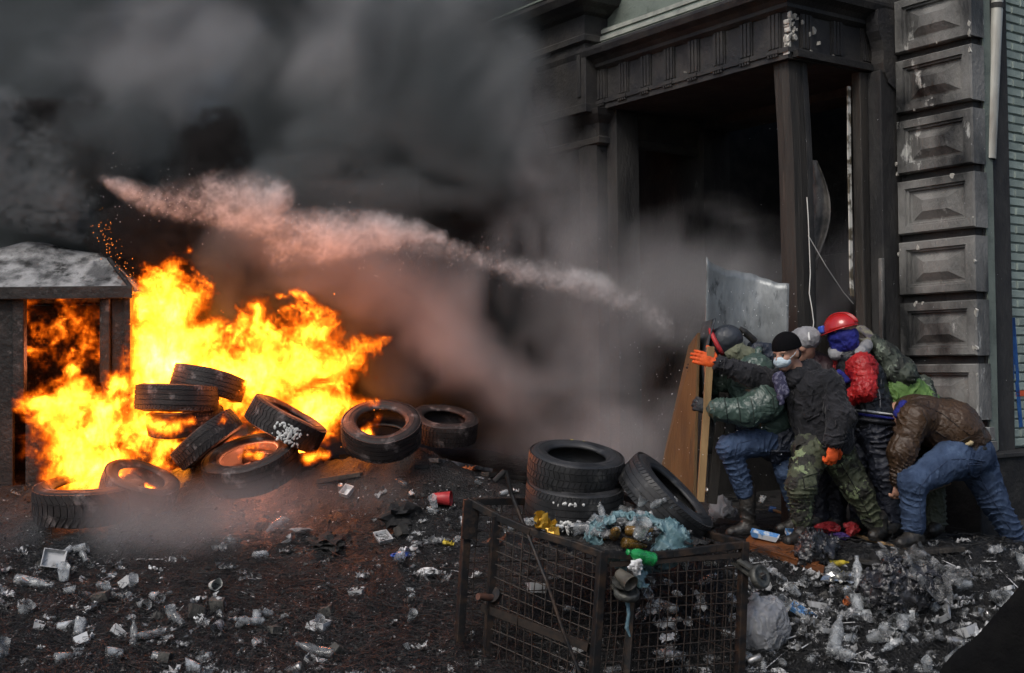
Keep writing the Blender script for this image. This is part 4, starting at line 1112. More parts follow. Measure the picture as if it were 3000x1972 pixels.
# ================================================================== PEOPLE
def prim_box(p):
    if p[0] == 'c':
        a, b = v3(p[1]), v3(p[2]); r = max(p[3], p[4]); return np.minimum(a, b) - r, np.maximum(a, b) + r
    c = v3(p[1]); r = max(p[2]); return c - r, c + r
def sdf_mesh(name, prims, h=.0085, k=.03, fold=0, ffreq=9, ridge=.5, cuts=(), seed=1, fstretch=(1, 1, 1), sub=()):
    los, his = zip(*[prim_box(p) for p in prims])
    lo = np.min(los, 0) - .05; hi = np.max(his, 0) + .05
    n = np.ceil((hi - lo) / h).astype(int) + 1
    ax = [lo[i] + h * np.arange(n[i]) for i in range(3)]
    D = np.full(tuple(n), .5, np.float32)
    def local(p, marg):
        a, b = prim_box(p)
        i0 = np.maximum(((a - lo - marg) / h).astype(int), 0); i1 = np.minimum(((b - lo + marg) / h).astype(int) + 2, n)
        sl = tuple(slice(int(q), int(w)) for q, w in zip(i0, i1))
        X = np.stack(np.meshgrid(*[ax[d][sl[d]] for d in range(3)], indexing='ij'), -1).astype(np.float32)
        if p[0] == 'c':
            d = sd_cone(X, *p[1:5])
            if len(p) > 5:         # ring wrinkles along a limb: (amplitude, count)
                a_, b_ = v3(p[1]), v3(p[2]); ba = b_ - a_; t = ((X - a_) @ ba) / float(ba @ ba)
                pv = np.cross(ba, [0.31, -.8, .5]); pv = pv / np.linalg.norm(pv)
                ph = t * p[5][1] * 1.6 + ((X - a_) @ pv.astype(np.float32)) * 7 + 1.5 * vnoise(X[..., 0] * 7, X[..., 1] * 7, X[..., 2] * 7, 5)
                rg_ = (1 - np.abs(np.sin(PI * ph))) ** 3
                d = d - p[5][0] * 2.0 * (rg_ * 1.8 - .4) * np.clip(.55 + .9 * vnoise(X[..., 0] * 6 + 9, X[..., 1] * 6, X[..., 2] * 6, 15), 0, 1.3)
        elif p[0] == 'e': d = sd_ell(X, p[1], p[2], p[3] if len(p) > 3 else None)
        else: d = sd_box(X, p[1], p[2], p[3] if len(p) > 3 else None, p[4] if len(p) > 4 else .02)
        return sl, d
    for p in prims:
        sl, d = local(p, k + .05); D[sl] = smin(D[sl], d, k)
    for p in sub:
        sl, d = local(p, .03); D[sl] = smax(D[sl], -d, .012)
    for pt, nn in cuts:
        pt, nn = v3(pt), v3(Vector(nn).normalized())
        pl = (ax[0][:, None, None] - pt[0]) * nn[0] + (ax[1][None, :, None] - pt[1]) * nn[1] + (ax[2][None, None, :] - pt[2]) * nn[2]
        D = smax(D, pl.astype(np.float32), .008)
    if fold:
        mk = np.abs(D) < .06
        I = np.argwhere(mk); Xp = lo + I * h
        q = Xp * ffreq * np.array(fstretch)
        w = .35 * fbm(q[:, 0] * .5, q[:, 1] * .5, q[:, 2] * .5, 2, seed + 40)
        nz = fbm(q[:, 0] + w * 3, q[:, 1] - w * 2, q[:, 2] + w * 3, 3, seed)
        n2 = fbm(q[:, 0] * 2.3 + w * 5, q[:, 1] * 2.3, q[:, 2] * 1.7 - w * 5, 2, seed + 7)
        fold = fold * .62
        D[mk] -= (fold * (ridge * (1 - 3.2 * np.abs(nz)) + (1 - ridge) * nz * 1.6) + 1.7 * fold * (np.clip(1 - 3.4 * np.abs(n2), 0, 1) ** 2 - .2)).astype(np.float32)
    return surf_nets(D, lo, h, name)
def garment(name, prims, m, parent, label=None, **kw):
    o = obj(name, sdf_mesh(name, prims, **kw), m, parent)
    if label: o['label'] = label
    return o
def frame(fwd, up):
    f_ = Vector(fwd).normalized(); u_ = Vector(up); u_ = (u_ - f_ * u_.dot(f_)).normalized(); s_ = f_.cross(u_)
    return f_, u_, s_, np.array([list(f_), list(u_), list(s_)], dtype=np.float32).T      # columns = axes
def hand(name, wrist, fwd, back, m, parent, curl=.35, side=1, size=1.0, spread=.10, h=.0048):
    f_, b_, s_, Rm = frame(fwd, back); s_ = s_ * side; w = Vector(wrist); z = size
    pr = [('c', w - f_ * .03 * z, w + f_ * .02 * z, .030 * z, .030 * z), ('e', w + f_ * .055 * z, (.055 * z, .019 * z, .043 * z), Rm)]
    for i, (off, ln) in enumerate(((-.033, .074), (-.011, .084), (.011, .080), (.032, .064))):
        p = w + f_ * (.088 - abs(off) * .25) * z + s_ * off * z
        d = (f_ + s_ * (off * spread * 30 * .3)).normalized(); a = curl * .5
        for s, L_ in enumerate((.45, .32, .26)):
            dd = d * math.cos(a) - b_ * math.sin(a)
            q = p + dd * (ln * L_ * z)
            pr.append(('c', p, q, (.0105 - .001 * s) * z, (.0098 - .001 * s) * z)); p = q; a += curl * (1.0 if s == 0 else .8)
    p = w + f_ * .025 * z - s_ * .036 * z
    q = p + (f_ * .6 - s_ * .75 - b_ * .25).normalized() * .045 * z; r_ = q + (f_ * .9 - s_ * .35 - b_ * (.2 + .4 * curl)).normalized() * .036 * z
    pr += [('c', p, q, .015 * z, .0125 * z), ('c', q, r_, .012 * z, .010 * z)]
    return garment(name, pr, m, parent, h=h, k=.008, fold=.0015, ffreq=40)
def boot(name, ankle, toe_dir, m, parent, ground_z=None, shaft=.16, L_=.27):
    a = Vector(ankle); t = Vector(toe_dir); t.z = 0; t.normalize()
    zb = (ground_z + .03) if ground_z is not None else a.z - .10
    heel = Vector((a.x, a.y, zb + .045)) - t * .05; toe = heel + t * (L_ - .09); toe.z = zb + .042
    pr = [('c', a + Vector((0, 0, shaft * .5)), Vector((a.x, a.y, zb + .07)), .062, .055, (.003, 3)), ('c', heel, heel + t * .1, .045, .046), ('c', heel + t * .07 + Vector((0, 0, .012)), toe, .05, .040)]
    return garment(name, pr, m, parent, h=.010, k=.03, fold=.004, ffreq=14, cuts=[(Vector((0, 0, zb)), (0, 0, -1))])
def headprims(c, fwd, up):
    f_, u_, s_, Rm = frame(fwd, up); c = Vector(c)
    def q(a, b, d): return c + f_ * a + u_ * b + s_ * d
    pr = [('e', q(-.012, .022, 0), (.098, .092, .078), Rm), ('e', q(.03, -.05, 0), (.062, .068, .058), Rm), ('c', q(.065, -.088, 0), q(.05, -.09, 0), .025, .03),
          ('c', q(.088, .012, 0), q(.112, -.022, 0), .009, .014), ('e', q(.072, .022, .028), (.022, .012, .026), Rm), ('e', q(.072, .022, -.028), (.022, .012, .026), Rm),
          ('e', q(.066, -.028, .036), (.026, .022, .022), Rm), ('e', q(.066, -.028, -.036), (.026, .022, .022), Rm),
          ('c', q(.083, -.058, .014), q(.083, -.058, -.014), .012, .012),
          ('e', q(-.01, -.008, .08), (.022, .032, .012), Rm), ('e', q(-.01, -.008, -.08), (.022, .032, .012), Rm)]
    sub = [('e', q(.098, .002, .032), (.014, .011, .017), Rm), ('e', q(.098, .002, -.032), (.014, .011, .017), Rm)]
    return pr, sub, q, Rm
m_skin = mat('skin', (.42, .24, .17), .55, (.34, .18, .13), 20, bump=.1, bscale=120, spec=.35)
m_blkjk = mat('black_jacket', wrinkle=.32, wscale=7, col=(.010, .0105, .013), rough=.8, col2=(.02, .02, .024), scale=9, spec=.25, bump=.5, bscale=45, bdist=.01, sheen=.1)
m_camo = mat('camouflage', wrinkle=.32, wscale=7, col=(.05, .058, .034), rough=.75, col2=(.015, .015, .012), scale=8.5, mix=(.50, .54), bump=.4, bscale=50, bdist=.01, col3=(.17, .21, .11), scale3=9, mix3=(.575, .60))
m_padg = mat('green_padded_nylon', wrinkle=.32, wscale=5, col=(.052, .083, .07), rough=.36, col2=(.036, .06, .052), scale=7, bump=.35, bscale=30, bdist=.012, spec=.5)
m_navy = mat('navy_nylon', wrinkle=.32, wscale=7, col=(.018, .024, .04), rough=.5, col2=(.012, .016, .026), scale=8, bump=.5, bscale=30)
m_jean = mat('blue_denim', wrinkle=.28, wscale=7, col=(.052, .080, .142), rough=.92, col2=(.026, .041, .078), scale=5, mix=(.4, .65), bump=.3, bscale=90, bdist=.006, col3=(.09, .135, .22), scale3=6, mix3=(.56, .74), spec=.15)
m_brown = mat('brown_leather', wrinkle=.32, wscale=7, col=(.05, .027, .013), rough=.5, col2=(.026, .015, .009), scale=5, mix=(.4, .65), bump=.5, bscale=40, bdist=.01)
m_red = mat('red_nylon', wrinkle=.32, wscale=7, col=(.36, .013, .013), rough=.45, col2=(.24, .008, .01), scale=8, bump=.45, bscale=28)
m_vest = mat('black_vest', wrinkle=.32, wscale=7, col=(.012, .013, .017), rough=.42, col2=(.03, .035, .045), scale=9, mix=(.5, .7), bump=.5, bscale=30)
m_trou = mat('dark_blue_trousers', wrinkle=.32, wscale=7, col=(.014, .017, .028), rough=.5, col2=(.028, .033, .05), scale=8, mix=(.5, .72), bump=.5, bscale=35)
m_olive = mat('olive_cloth', wrinkle=.32, wscale=7, col=(.05, .06, .045), rough=.75, col2=(.035, .042, .032), scale=9, bump=.4, bscale=50)
m_boot = mat('black_boot', (.010, .010, .010), .45, (.028, .024, .02), 12, bump=.3, bscale=50)
m_glo = mat('orange_knit_glove', (.72, .10, .012), .7, (.50, .06, .008), 20, bump=.7, bscale=140, bdist=.006)
m_gld = mat('black_glove', (.012, .014, .017), .6, bump=.4, bscale=80)
m_gg = mat('bright_green_vest', wrinkle=.32, wscale=7, col=(.10, .19, .045), rough=.65, col2=(.065, .13, .032), scale=6, bump=.5, bscale=25, bdist=.012)
m_grey = mat('grey_fleece', (.26, .26, .27), .85, (.18, .18, .19), 12, bump=.4, bscale=60)
m_blue = mat('royal_blue_cloth', wrinkle=.32, wscale=7, col=(.012, .017, .20), rough=.8, col2=(.008, .010, .12), scale=14, bump=.5, bscale=40)
def bodymesh(label, J, R=.75, group='men pushing the shields', head=None, h=.012):
    """continuous body from joints; head = (centre, facing, up)"""
    pr = []; sub = []
    def limb(ks, rs):
        for a, b, ra, rb in zip(ks[:-1], ks[1:], rs[:-1], rs[1:]): pr.append(('c', J[a], J[b], ra * R, rb * R))
    limb(['pel', 'chest'], [.15, .155]); limb(['chest', 'neck'], [.13, .065])
    for s in 'LR':
        if 'sh' + s in J: pr.append(('c', J['chest'], J['sh' + s], .11 * R, .07 * R)); limb(['sh' + s, 'el' + s, 'wr' + s], [.07, .052, .036])
        if 'hip' + s in J: pr.append(('c', J['pel'], J['hip' + s], .13 * R, .1 * R)); limb(['hip' + s, 'kn' + s, 'an' + s], [.10, .068, .045])
    if head:
        hp, sub, q, Rm = headprims(*head); pr += hp; pr.append(('c', J['neck'], q(-.02, -.04, 0), .058, .055))
    o = obj('person', sdf_mesh('person', pr, h=h, k=.022, sub=sub), m_skin); tag(o, label, 'person', group)
    return o

# ---------------------------------------------------------------- man in black jacket, mask and camouflage trousers
J = dict(pel=P(2408, 1295, 8.78), chest=P(2372, 1160, 8.76), neck=P(2338, 1095, 8.72), shR=P(2300, 1125, 8.80), elR=P(2200, 1100, 8.78), wrR=P(2108, 1066, 8.80),
         shL=P(2424, 1128, 8.62), elL=P(2466, 1222, 8.50), wrL=P(2440, 1292, 8.46), hipR=P(2378, 1312, 8.70), knR=P(2348, 1420, 8.52), anR=P(2350, 1520, 8.58),
         hipL=P(2446, 1318, 8.84), knL=P(2512, 1432, 8.80), anL=P(2568, 1545, 8.86))
hc, hf, hu = P(2304, 1034, 8.66), Vector((-.74, -.62, -.22)), Vector((-.12, -.1, 1))
p2 = bodymesh('man in black jacket, black beanie and face mask wearing camouflage trousers and orange gloves', J, .72, head=(hc, hf, hu), h=.0085)
garment('jacket', [('c', P(2418, 1285, 8.77), P(2385, 1170, 8.76), .195, .19), ('c', P(2385, 1170, 8.76), P(2345, 1120, 8.74), .17, .10), ('c', P(2360, 1140, 8.74), J['shR'], .13, .085), ('c', P(2380, 1140, 8.72), J['shL'], .14, .095),
        ('c', J['shR'], J['elR'], .088, .072, (.005, 4)), ('c', J['elR'], J['wrR'], .072, .052, (.005, 4)), ('c', J['shL'], J['elL'], .10, .082, (.006, 3)), ('c', J['elL'], J['wrL'], .082, .060, (.006, 4))],
        m_blkjk, p2, fold=.016, ffreq=7, ridge=.65, k=.05, cuts=[(P(2400, 1322, 8.7), (-.12, 0, -1))], seed=3)
garment('hood', [('c', P(2330, 1108, 8.68), P(2372, 1092, 8.76), .075, .085), ('c', P(2372, 1092, 8.76), P(2392, 1120, 8.78), .085, .09)], m_blkjk, p2, fold=.012, ffreq=12, seed=4)
garment('scarf', [('c', P(2275, 1110, 8.62), P(2290, 1180, 8.58), .028, .02), ('c', P(2285, 1100, 8.62), P(2300, 1150, 8.58), .03, .03)], mat('patterned_scarf', (.02, .02, .05), .8, (.10, .10, .15), 45, (.5, .58)), p2, fold=.008, ffreq=20)
garment('trousers', [('c', P(2412, 1300, 8.78), J['pel'], .17, .17), ('c', J['hipR'], J['knR'], .125, .093, (.008, 3)), ('c', J['knR'], J['anR'], .090, .072, (.008, 5)), ('c', J['hipL'], J['knL'], .13, .095, (.008, 3)), ('c', J['knL'], J['anL'], .09, .068, (.007, 4))],
        m_camo, p2, fold=.012, ffreq=9, k=.05, cuts=[(P(2350, 1512, 8.58), (.0, 0, -1))] if False else (), seed=5)
boot('boot', P(2350, 1535, 8.58), (-.8, -.5, 0), m_boot, p2, gz(*P(2350, 1575, 8.58).xy) - .0)
boot('boot', P(2575, 1560, 8.86), (-.5, -.75, 0), m_boot, p2, gz(*P(2575, 1600, 8.86).xy), shaft=.2)
hand('glove', J['wrR'] + Vector((-.015, 0, .005)), (-.93, 0, .30), (.25, -.95, 0), m_glo, p2, curl=.25, side=-1, size=1.15)
hand('glove', J['wrL'] + Vector((0, 0, -.02)), (-.08, -.1, -1), (.45, -.88, 0), m_glo, p2, curl=1.25, side=1, size=1.15)
hp, sub_, q, Rm = headprims(hc, hf, hu)
bn_ = garment('beanie', [('e', q(-.012, .05, 0), (.112, .098, .094), Rm), ('e', q(-.012, .02, 0), (.112, .06, .095), Rm)], mat('black_knit', (.005, .005, .006), .95, spec=.08, bump=.6, bscale=120, bdist=.006), p2, h=.007, k=.02, cuts=[(q(.05, .028, 0), -hu + hf * -.05)])
garment('hair', [('e', q(-.05, -.02, 0), (.055, .05, .079), Rm)], mat('dark_hair', (.02, .015, .012), .7), p2, h=.008)
ms_ = garment('face_mask', [('e', q(.058, -.048, 0), (.062, .046, .062), Rm), ('c', q(.10, -.026, 0), q(.10, -.06, 0), .022, .016)], mat('mask_paper', (.55, .66, .72), .75, (.44, .55, .62), 30, stretch=(1, 1, 5), bump=.3, bscale=40), p2, h=.006, k=.02, fold=.003, ffreq=25, cuts=[(q(.03, 0, 0), -hf), (q(0, -.012, 0), hu)])
mb = MB()
for s_ in (1, -1): mb.tube([q(.05, -.03, .06 * s_), q(.02, -.005, .084 * s_), q(-.012, .02, .088 * s_)], .0022, 5)
mb.build('ear_loop', MATS['mask_paper'], ms_)
mb = MB()
for s_ in (1, -1):
    mb.lathe([(0, .010), (.006, .008), (.0095, .002), (.010, -.004), (0, -.01)], 10, Matrix.Translation(q(.086, .002, .032 * s_)) @ hf.to_track_quat('Z', 'Y').to_matrix().to_4x4())
mb.build('eyes', mat('eyes', (.03, .025, .02), .3), p2, smooth=True)
# ---------------------------------------------------------------- man in green padded jacket and jeans, head down behind the shield
J = dict(pel=P(2275, 1270, 9.02), chest=P(2205, 1120, 9.0), neck=P(2160, 1050, 8.98), shL=P(2215, 1085, 8.88), elL=P(2226, 1195, 8.78), wrL=P(2098, 1200, 8.82),
         shR=P(2160, 1090, 9.12), elR=P(2110, 1130, 9.2), wrR=P(2085, 1090, 9.15), hipL=P(2238, 1288, 8.95), knL=P(2138, 1312, 8.88), anL=P(2182, 1440, 8.98),
         hipR=P(2300, 1300, 9.06), knR=P(2308, 1385, 9.0), anR=P(2330, 1480, 9.08))
hc, hf, hu = P(2128, 1010, 8.97), Vector((-.85, .25, -.45)), Vector((-.35, 0, .95))
p1 = bodymesh('man in shiny green padded jacket and blue jeans bracing his knee against the board', J, .72, head=(hc, hf, hu))
garment('jacket', [('c', P(2255, 1215, 9.0), P(2205, 1120, 9.0), .19, .185), ('c', P(2205, 1120, 9.0), P(2165, 1065, 8.98), .16, .10), ('c', P(2200, 1095, 8.95), J['shL'], .13, .11), ('c', J['shL'], P(2245, 1180, 8.80), .115, .12), ('c', P(2245, 1180, 8.80), P(2190, 1210, 8.78), .12, .105), ('c', P(2190, 1206, 8.78), P(2105, 1200, 8.80), .095, .082, (.008, 2.5)),
        ('c', J['shR'], J['elR'], .09, .075), ('c', J['elR'], J['wrR'], .075, .06)], m_padg, p1, fold=.009, ffreq=8, k=.035, seed=8)
garment('collar', [('c', P(2190, 1055, 8.92), P(2245, 1075, 8.9), .04, .05), ('c', P(2195, 1085, 8.88), P(2222, 1030, 8.92), .018, .03)], m_padg, p1, fold=.01, ffreq=14)
garment('hood', [('c', P(2150, 1030, 8.95), P(2190, 1045, 8.95), .085, .07)], mat('beige_hood', (.14, .15, .10), .85, (.10, .11, .075), 9, bump=.4, bscale=30), p1, fold=.012, ffreq=12)
garment('coat_tail', [('c', P(2215, 1240, 9.0), P(2300, 1290, 9.02), .13, .15), ('c', P(2300, 1260, 9.02), P(2270, 1310, 8.98), .15, .11), ('c', P(2215, 1270, 8.97), P(2330, 1300, 9.0), .09, .09)], m_navy, p1, fold=.018, ffreq=8, k=.05, seed=9)
garment('trousers', [('c', J['hipL'], J['knL'], .12, .088, (.005, 3)), ('c', J['knL'], J['anL'], .086, .066, (.006, 5)), ('c', J['hipR'], J['knR'], .12, .09, (.005, 3)), ('c', J['knR'], J['anR'], .085, .06, (.006, 4))], m_jean, p1, fold=.007, ffreq=10, k=.03, seed=10)
boot('boot', P(2190, 1465, 8.99), (-.9, -.2, 0), m_boot, p1, gz(*P(2190, 1500, 8.99).xy))
boot('boot', P(2335, 1500, 9.08), (-.9, -.2, 0), m_boot, p1, gz(*P(2335, 1535, 9.08).xy))
hand('glove', J['wrL'] + Vector((-.02, 0, .0)), (-.9, .05, .35), (.2, -.95, .1), m_gld, p1, curl=1.0, side=-1, size=1.2)
hand('glove', J['wrR'], (-.9, .1, .3), (.3, -.9, .2), m_gld, p1, curl=.3, side=1, size=1.1)
hp, sub_, q, Rm = headprims(hc, hf, hu)
garment('helmet', [('e', q(-.01, .03, 0), (.125, .11, .108), Rm), ('c', q(.10, .02, .0), q(.12, -.03, 0), .05, .045)], mat('dark_helmet', (.02, .024, .03), .45, (.035, .04, .05), 9), p1, h=.009, fold=.004, ffreq=12)
mb = MB(); n_ = 18; pts = []
for i in range(n_): 
    a = -1.9 + 2.6 * i / (n_ - 1); pts.append(q(-.01 + .128 * math.sin(a) * .35 + .02, .03 + .112 * math.cos(a), -.112 * math.sin(a)))
pts = [q(.045 + .0 * t, .03 + .118 * math.cos(a), -.112 * math.sin(a)) for t, a in zip(np.linspace(0, 1, 14), np.linspace(-2.2, 2.2, 14))]
mb.tube([p + (p - q(.0, .03, 0)).normalized() * .004 for p in pts], .017, 7); mb.build('red_band', mat('red_band', (.42, .03, .035), .55, (.28, .02, .025), 40), p1, smooth=True)
bp = garment('backpack', [('b', P(2240, 1035, 9.06), (.12, .07, .11), frame((1, 0, -.25), (.25, 0, 1))[3], .04)], m_navy, p1, h=.011, fold=.012, ffreq=12)
mb = MB(); mb.tube([P(2166, 962, 9.0), P(2180, 972, 9.0), P(2212, 1000, 9.02)], [.018, .026, .026], 12); mb.build('bedroll', m_boot, bp)
# ---------------------------------------------------------------- person in grey cap behind the masked man
J = dict(pel=P(2420, 1250, 9.22), chest=P(2400, 1110, 9.2), neck=P(2368, 1050, 9.15), shL=P(2440, 1090, 9.2), elL=P(2440, 1160, 9.2), wrL=P(2390, 1180, 9.2), shR=P(2360, 1090, 9.2), elR=P(2320, 1130, 9.2), wrR=P(2290, 1110, 9.2),
         hipL=P(2440, 1270, 9.24), knL=P(2450, 1400, 9.22), anL=P(2455, 1520, 9.25), hipR=P(2410, 1270, 9.24), knR=P(2400, 1400, 9.22), anR=P(2400, 1520, 9.25))
hc, hf, hu = P(2350, 1016, 9.08), Vector((-.85, .4, -.3)), Vector((-.2, 0, 1))
p6 = bodymesh('person in grey cap and dark maroon jacket hidden behind the masked man', J, .72, head=(hc, hf, hu))
garment('jacket', [('c', J['pel'], J['chest'], .17, .175), ('c', J['chest'], J['neck'], .16, .08), ('c', J['shL'], J['elL'], .09, .075), ('c', J['elL'], J['wrL'], .07, .055), ('c', J['shR'], J['elR'], .08, .07), ('c', J['elR'], J['wrR'], .07, .055)], mat('maroon_jacket', (.03, .012, .016), .6, (.018, .01, .013), 8), p6, fold=.014, ffreq=8, k=.05)
garment('trousers', [('c', J['hipL'], J['knL'], .11, .08), ('c', J['knL'], J['anL'], .08, .06), ('c', J['hipR'], J['knR'], .11, .08), ('c', J['knR'], J['anR'], .08, .06)], m_trou, p6, fold=.01)
boot('boot', P(2455, 1540, 9.25), (-.9, -.2, 0), m_boot, p6, gz(*P(2455, 1560, 9.25).xy)); boot('boot', P(2400, 1540, 9.25), (-.9, -.2, 0), m_boot, p6, gz(*P(2400, 1560, 9.25).xy))
hand('glove', J['wrL'], (-.9, 0, .1), (0, -1, 0), m_gld, p6, h=.007); hand('glove', J['wrR'], (-.9, 0, .1), (0, -1, 0), m_gld, p6, h=.007)
hp, sub_, q, Rm = headprims(hc, hf, hu)
cp = garment('cap', [('e', q(-.03, .045, 0), (.125, .09, .10), Rm)], m_grey, p6, h=.009, fold=.008, ffreq=14)
mb = MB(); mb.tube([q(-.09, .06, .1 * math.sin(a)) + hu * (.07 * math.cos(a) - .03) for a in np.linspace(-1.6, 1.6, 12)], .007, 6); mb.build('white_strap', m_white, cp)
# ---------------------------------------------------------------- man in red helmet
J = dict(pel=P(2552, 1240, 9.02), chest=P(2515, 1110, 9.0), neck=P(2482, 1025, 8.98), shL=P(2528, 1075, 8.86), elL=P(2536, 1142, 8.76), wrL=P(2478, 1172, 8.84), shR=P(2460, 1080, 9.12), elR=P(2410, 1130, 9.15), wrR=P(2370, 1110, 9.1),
         hipL=P(2562, 1250, 8.96), knL=P(2592, 1390, 8.92), anL=P(2612, 1520, 8.96), hipR=P(2525, 1260, 9.1), knR=P(2500, 1390, 9.08), anR=P(2520, 1520, 9.15))
hc, hf, hu = P(2466, 978, 8.98), Vector((-.72, .68, -.15)), Vector((-.15, .05, 1))
p3 = bodymesh('man in shiny red hard hat and red sleeved jacket with blue bands', J, .72, head=(hc, hf, hu))
garment('vest', [('c', P(2552, 1212, 9.0), P(2520, 1110, 9.0), .165, .17), ('c', P(2520, 1110, 9.0), P(2490, 1045, 8.98), .15, .09)], m_vest, p3, fold=.012, ffreq=10, k=.05, seed=13)
garment('sleeve', [('c', P(2515, 1080, 8.88), J['shL'], .09, .098), ('c', J['shL'], J['elL'], .095, .078, (.006, 3)), ('c', J['elL'], J['wrL'], .076, .055, (.006, 3))], m_red, p3, fold=.012, ffreq=11, k=.03, seed=14)
garment('sleeve', [('c', J['shR'], J['elR'], .09, .07), ('c', J['elR'], J['wrR'], .07, .05)], m_red, p3, fold=.01)
def ring(c, nrm, rx, ry, r, name, m, par, a0=0, a1=2 * PI, ax=None):
    nq = Vector(nrm).normalized(); a_ = Vector(ax) if ax is not None else Vector((1, 0, 0)); a_ = (a_ - nq * a_.dot(nq)).normalized(); b_ = nq.cross(a_)
    mb = MB(); mb.tube([Vector(c) + a_ * rx * math.cos(t) + b_ * ry * math.sin(t) for t in np.linspace(a0, a1, 28)], r, 6, False); return mb.build(name, m, par, smooth=True)
ring(P(2549, 1206, 9.0), (.15, 0, 1), .172, .172, .008, 'white_stripe', m_white, p3); ring(P(2551, 1218, 9.0), (.15, 0, 1), .172, .172, .011, 'blue_stripe', m_blue, p3)
ring(P(2553, 1232, 9.0), (.15, 0, 1), .165, .165, .018, 'waistband', m_vest, p3)
garment('blue_panel', [('c', P(2458, 1095, 8.88), P(2480, 1115, 8.87), .028, .026)], m_blue, p3, fold=.006, h=.009)
garment('blue_panel', [('c', P(2558, 1066, 8.90), P(2566, 1100, 8.89), .022, .026)], m_blue, p3, fold=.006, h=.009)
garment('white_panel', [('c', P(2538, 1046, 8.88), P(2550, 1064, 8.88), .016, .015)], m_white, p3, h=.008)
garment('hood', [('c', P(2446, 1040, 8.97), P(2520, 1036, 8.94), .034, .044), ('c', P(2520, 1030, 8.94), P(2540, 1012, 8.99), .046, .042), ('c', P(2446, 1038, 8.97), P(2440, 1028, 9.04), .034, .034)], m_grey, p3, fold=.006, ffreq=14, k=.03)
garment('hood_lining', [('c', P(2480, 1022, 8.93), P(2512, 1006, 8.92), .014, .016)], m_red, p3, fold=.004, h=.008)
garment('trousers', [('c', J['pel'], P(2550, 1250, 9.02), .155, .15), ('c', J['hipL'], J['knL'], .115, .088, (.007, 4)), ('c', J['knL'], J['anL'], .084, .066, (.008, 4)), ('c', J['hipR'], J['knR'], .11, .085), ('c', J['knR'], J['anR'], .08, .06)], m_trou, p3, fold=.014, ffreq=10, k=.04, seed=15)
boot('boot', P(2614, 1540, 8.96), (-.8, -.4, 0), m_boot, p3, gz(*P(2614, 1580, 8.96).xy)); boot('boot', P(2520, 1540, 9.15), (-.8, -.3, 0), m_boot, p3, gz(*P(2520, 1580, 9.15).xy))
hand('glove', J['wrL'] + Vector((-.02, .02, 0)), (-.9, .3, .0), (.2, -.9, .2), m_gld, p3, h=.007, side=-1); hand('glove', J['wrR'], (-.9, .2, .1), (0, -1, 0), m_gld, p3, h=.007)
hp, sub_, q, Rm = headprims(hc, hf, hu)
m_helm = mat('red_plastic', (.42, .012, .012), .22, (.34, .01, .01), 6, spec=.6, coat=.4)
hm = garment('hard_hat', [('e', q(-.005, .035, 0), (.128, .115, .112), Rm)], m_helm, p3, h=.007, k=.015, cuts=[(q(0, .032, 0), -hu + hf * -.12)])
mb = MB(); M4 = Matrix.Translation(q(.0, .036, 0)) @ Matrix((( *hf.normalized(), 0), (*hf.normalized().cross(hu).normalized(), 0), (*hu.normalized(), 0), (0, 0, 0, 1))).transposed() @ Matrix.Rotation(math.radians(7), 4, 'Y')
v = []; f = []
for i in range(36):
    a = 2 * PI * i / 36; ex = .03 * max(0, math.cos(a)) ** 2
    for r_, z_ in ((.118, 0.0), (.134 + ex, -.006), (.136 + ex, -.012), (.118, -.008)): v.append(M4 @ Vector((r_ * 1.0 * math.cos(a), r_ * .88 * math.sin(a), z_)))
for i in range(36):
    for j in range(4): f.append((i * 4 + j, ((i + 1) % 36) * 4 + j, ((i + 1) % 36) * 4 + (j + 1) % 4, i * 4 + (j + 1) % 4))
mb.add(v, f); mb.build('brim', m_helm, hm, smooth=True)
mb = MB()
for off in (-.022, 0, .022): mb.tube([q(-.005 + .130 * math.sin(a), .035 + .117 * math.cos(a), off * (1 - .2 * abs(math.sin(a)))) for a in np.linspace(-1.35, 1.2, 16)], .006, 6)
mb.build('crown_ridges', m_helm, hm, smooth=True)
garment('goggles', [('b', q(.125, .055, .0), (.025, .028, .07), Rm, .015)], mat('blue_goggles', (.05, .12, .5), .25, (.02, .05, .3), 10), p3, h=.007)
garment('scarf', [('e', q(-.005, -.015, 0), (.11, .075, .098), Rm), ('c', q(-.04, -.07, 0), q(.03, -.09, 0), .072, .07)], m_blue, p3, h=.009, fold=.008, ffreq=16)
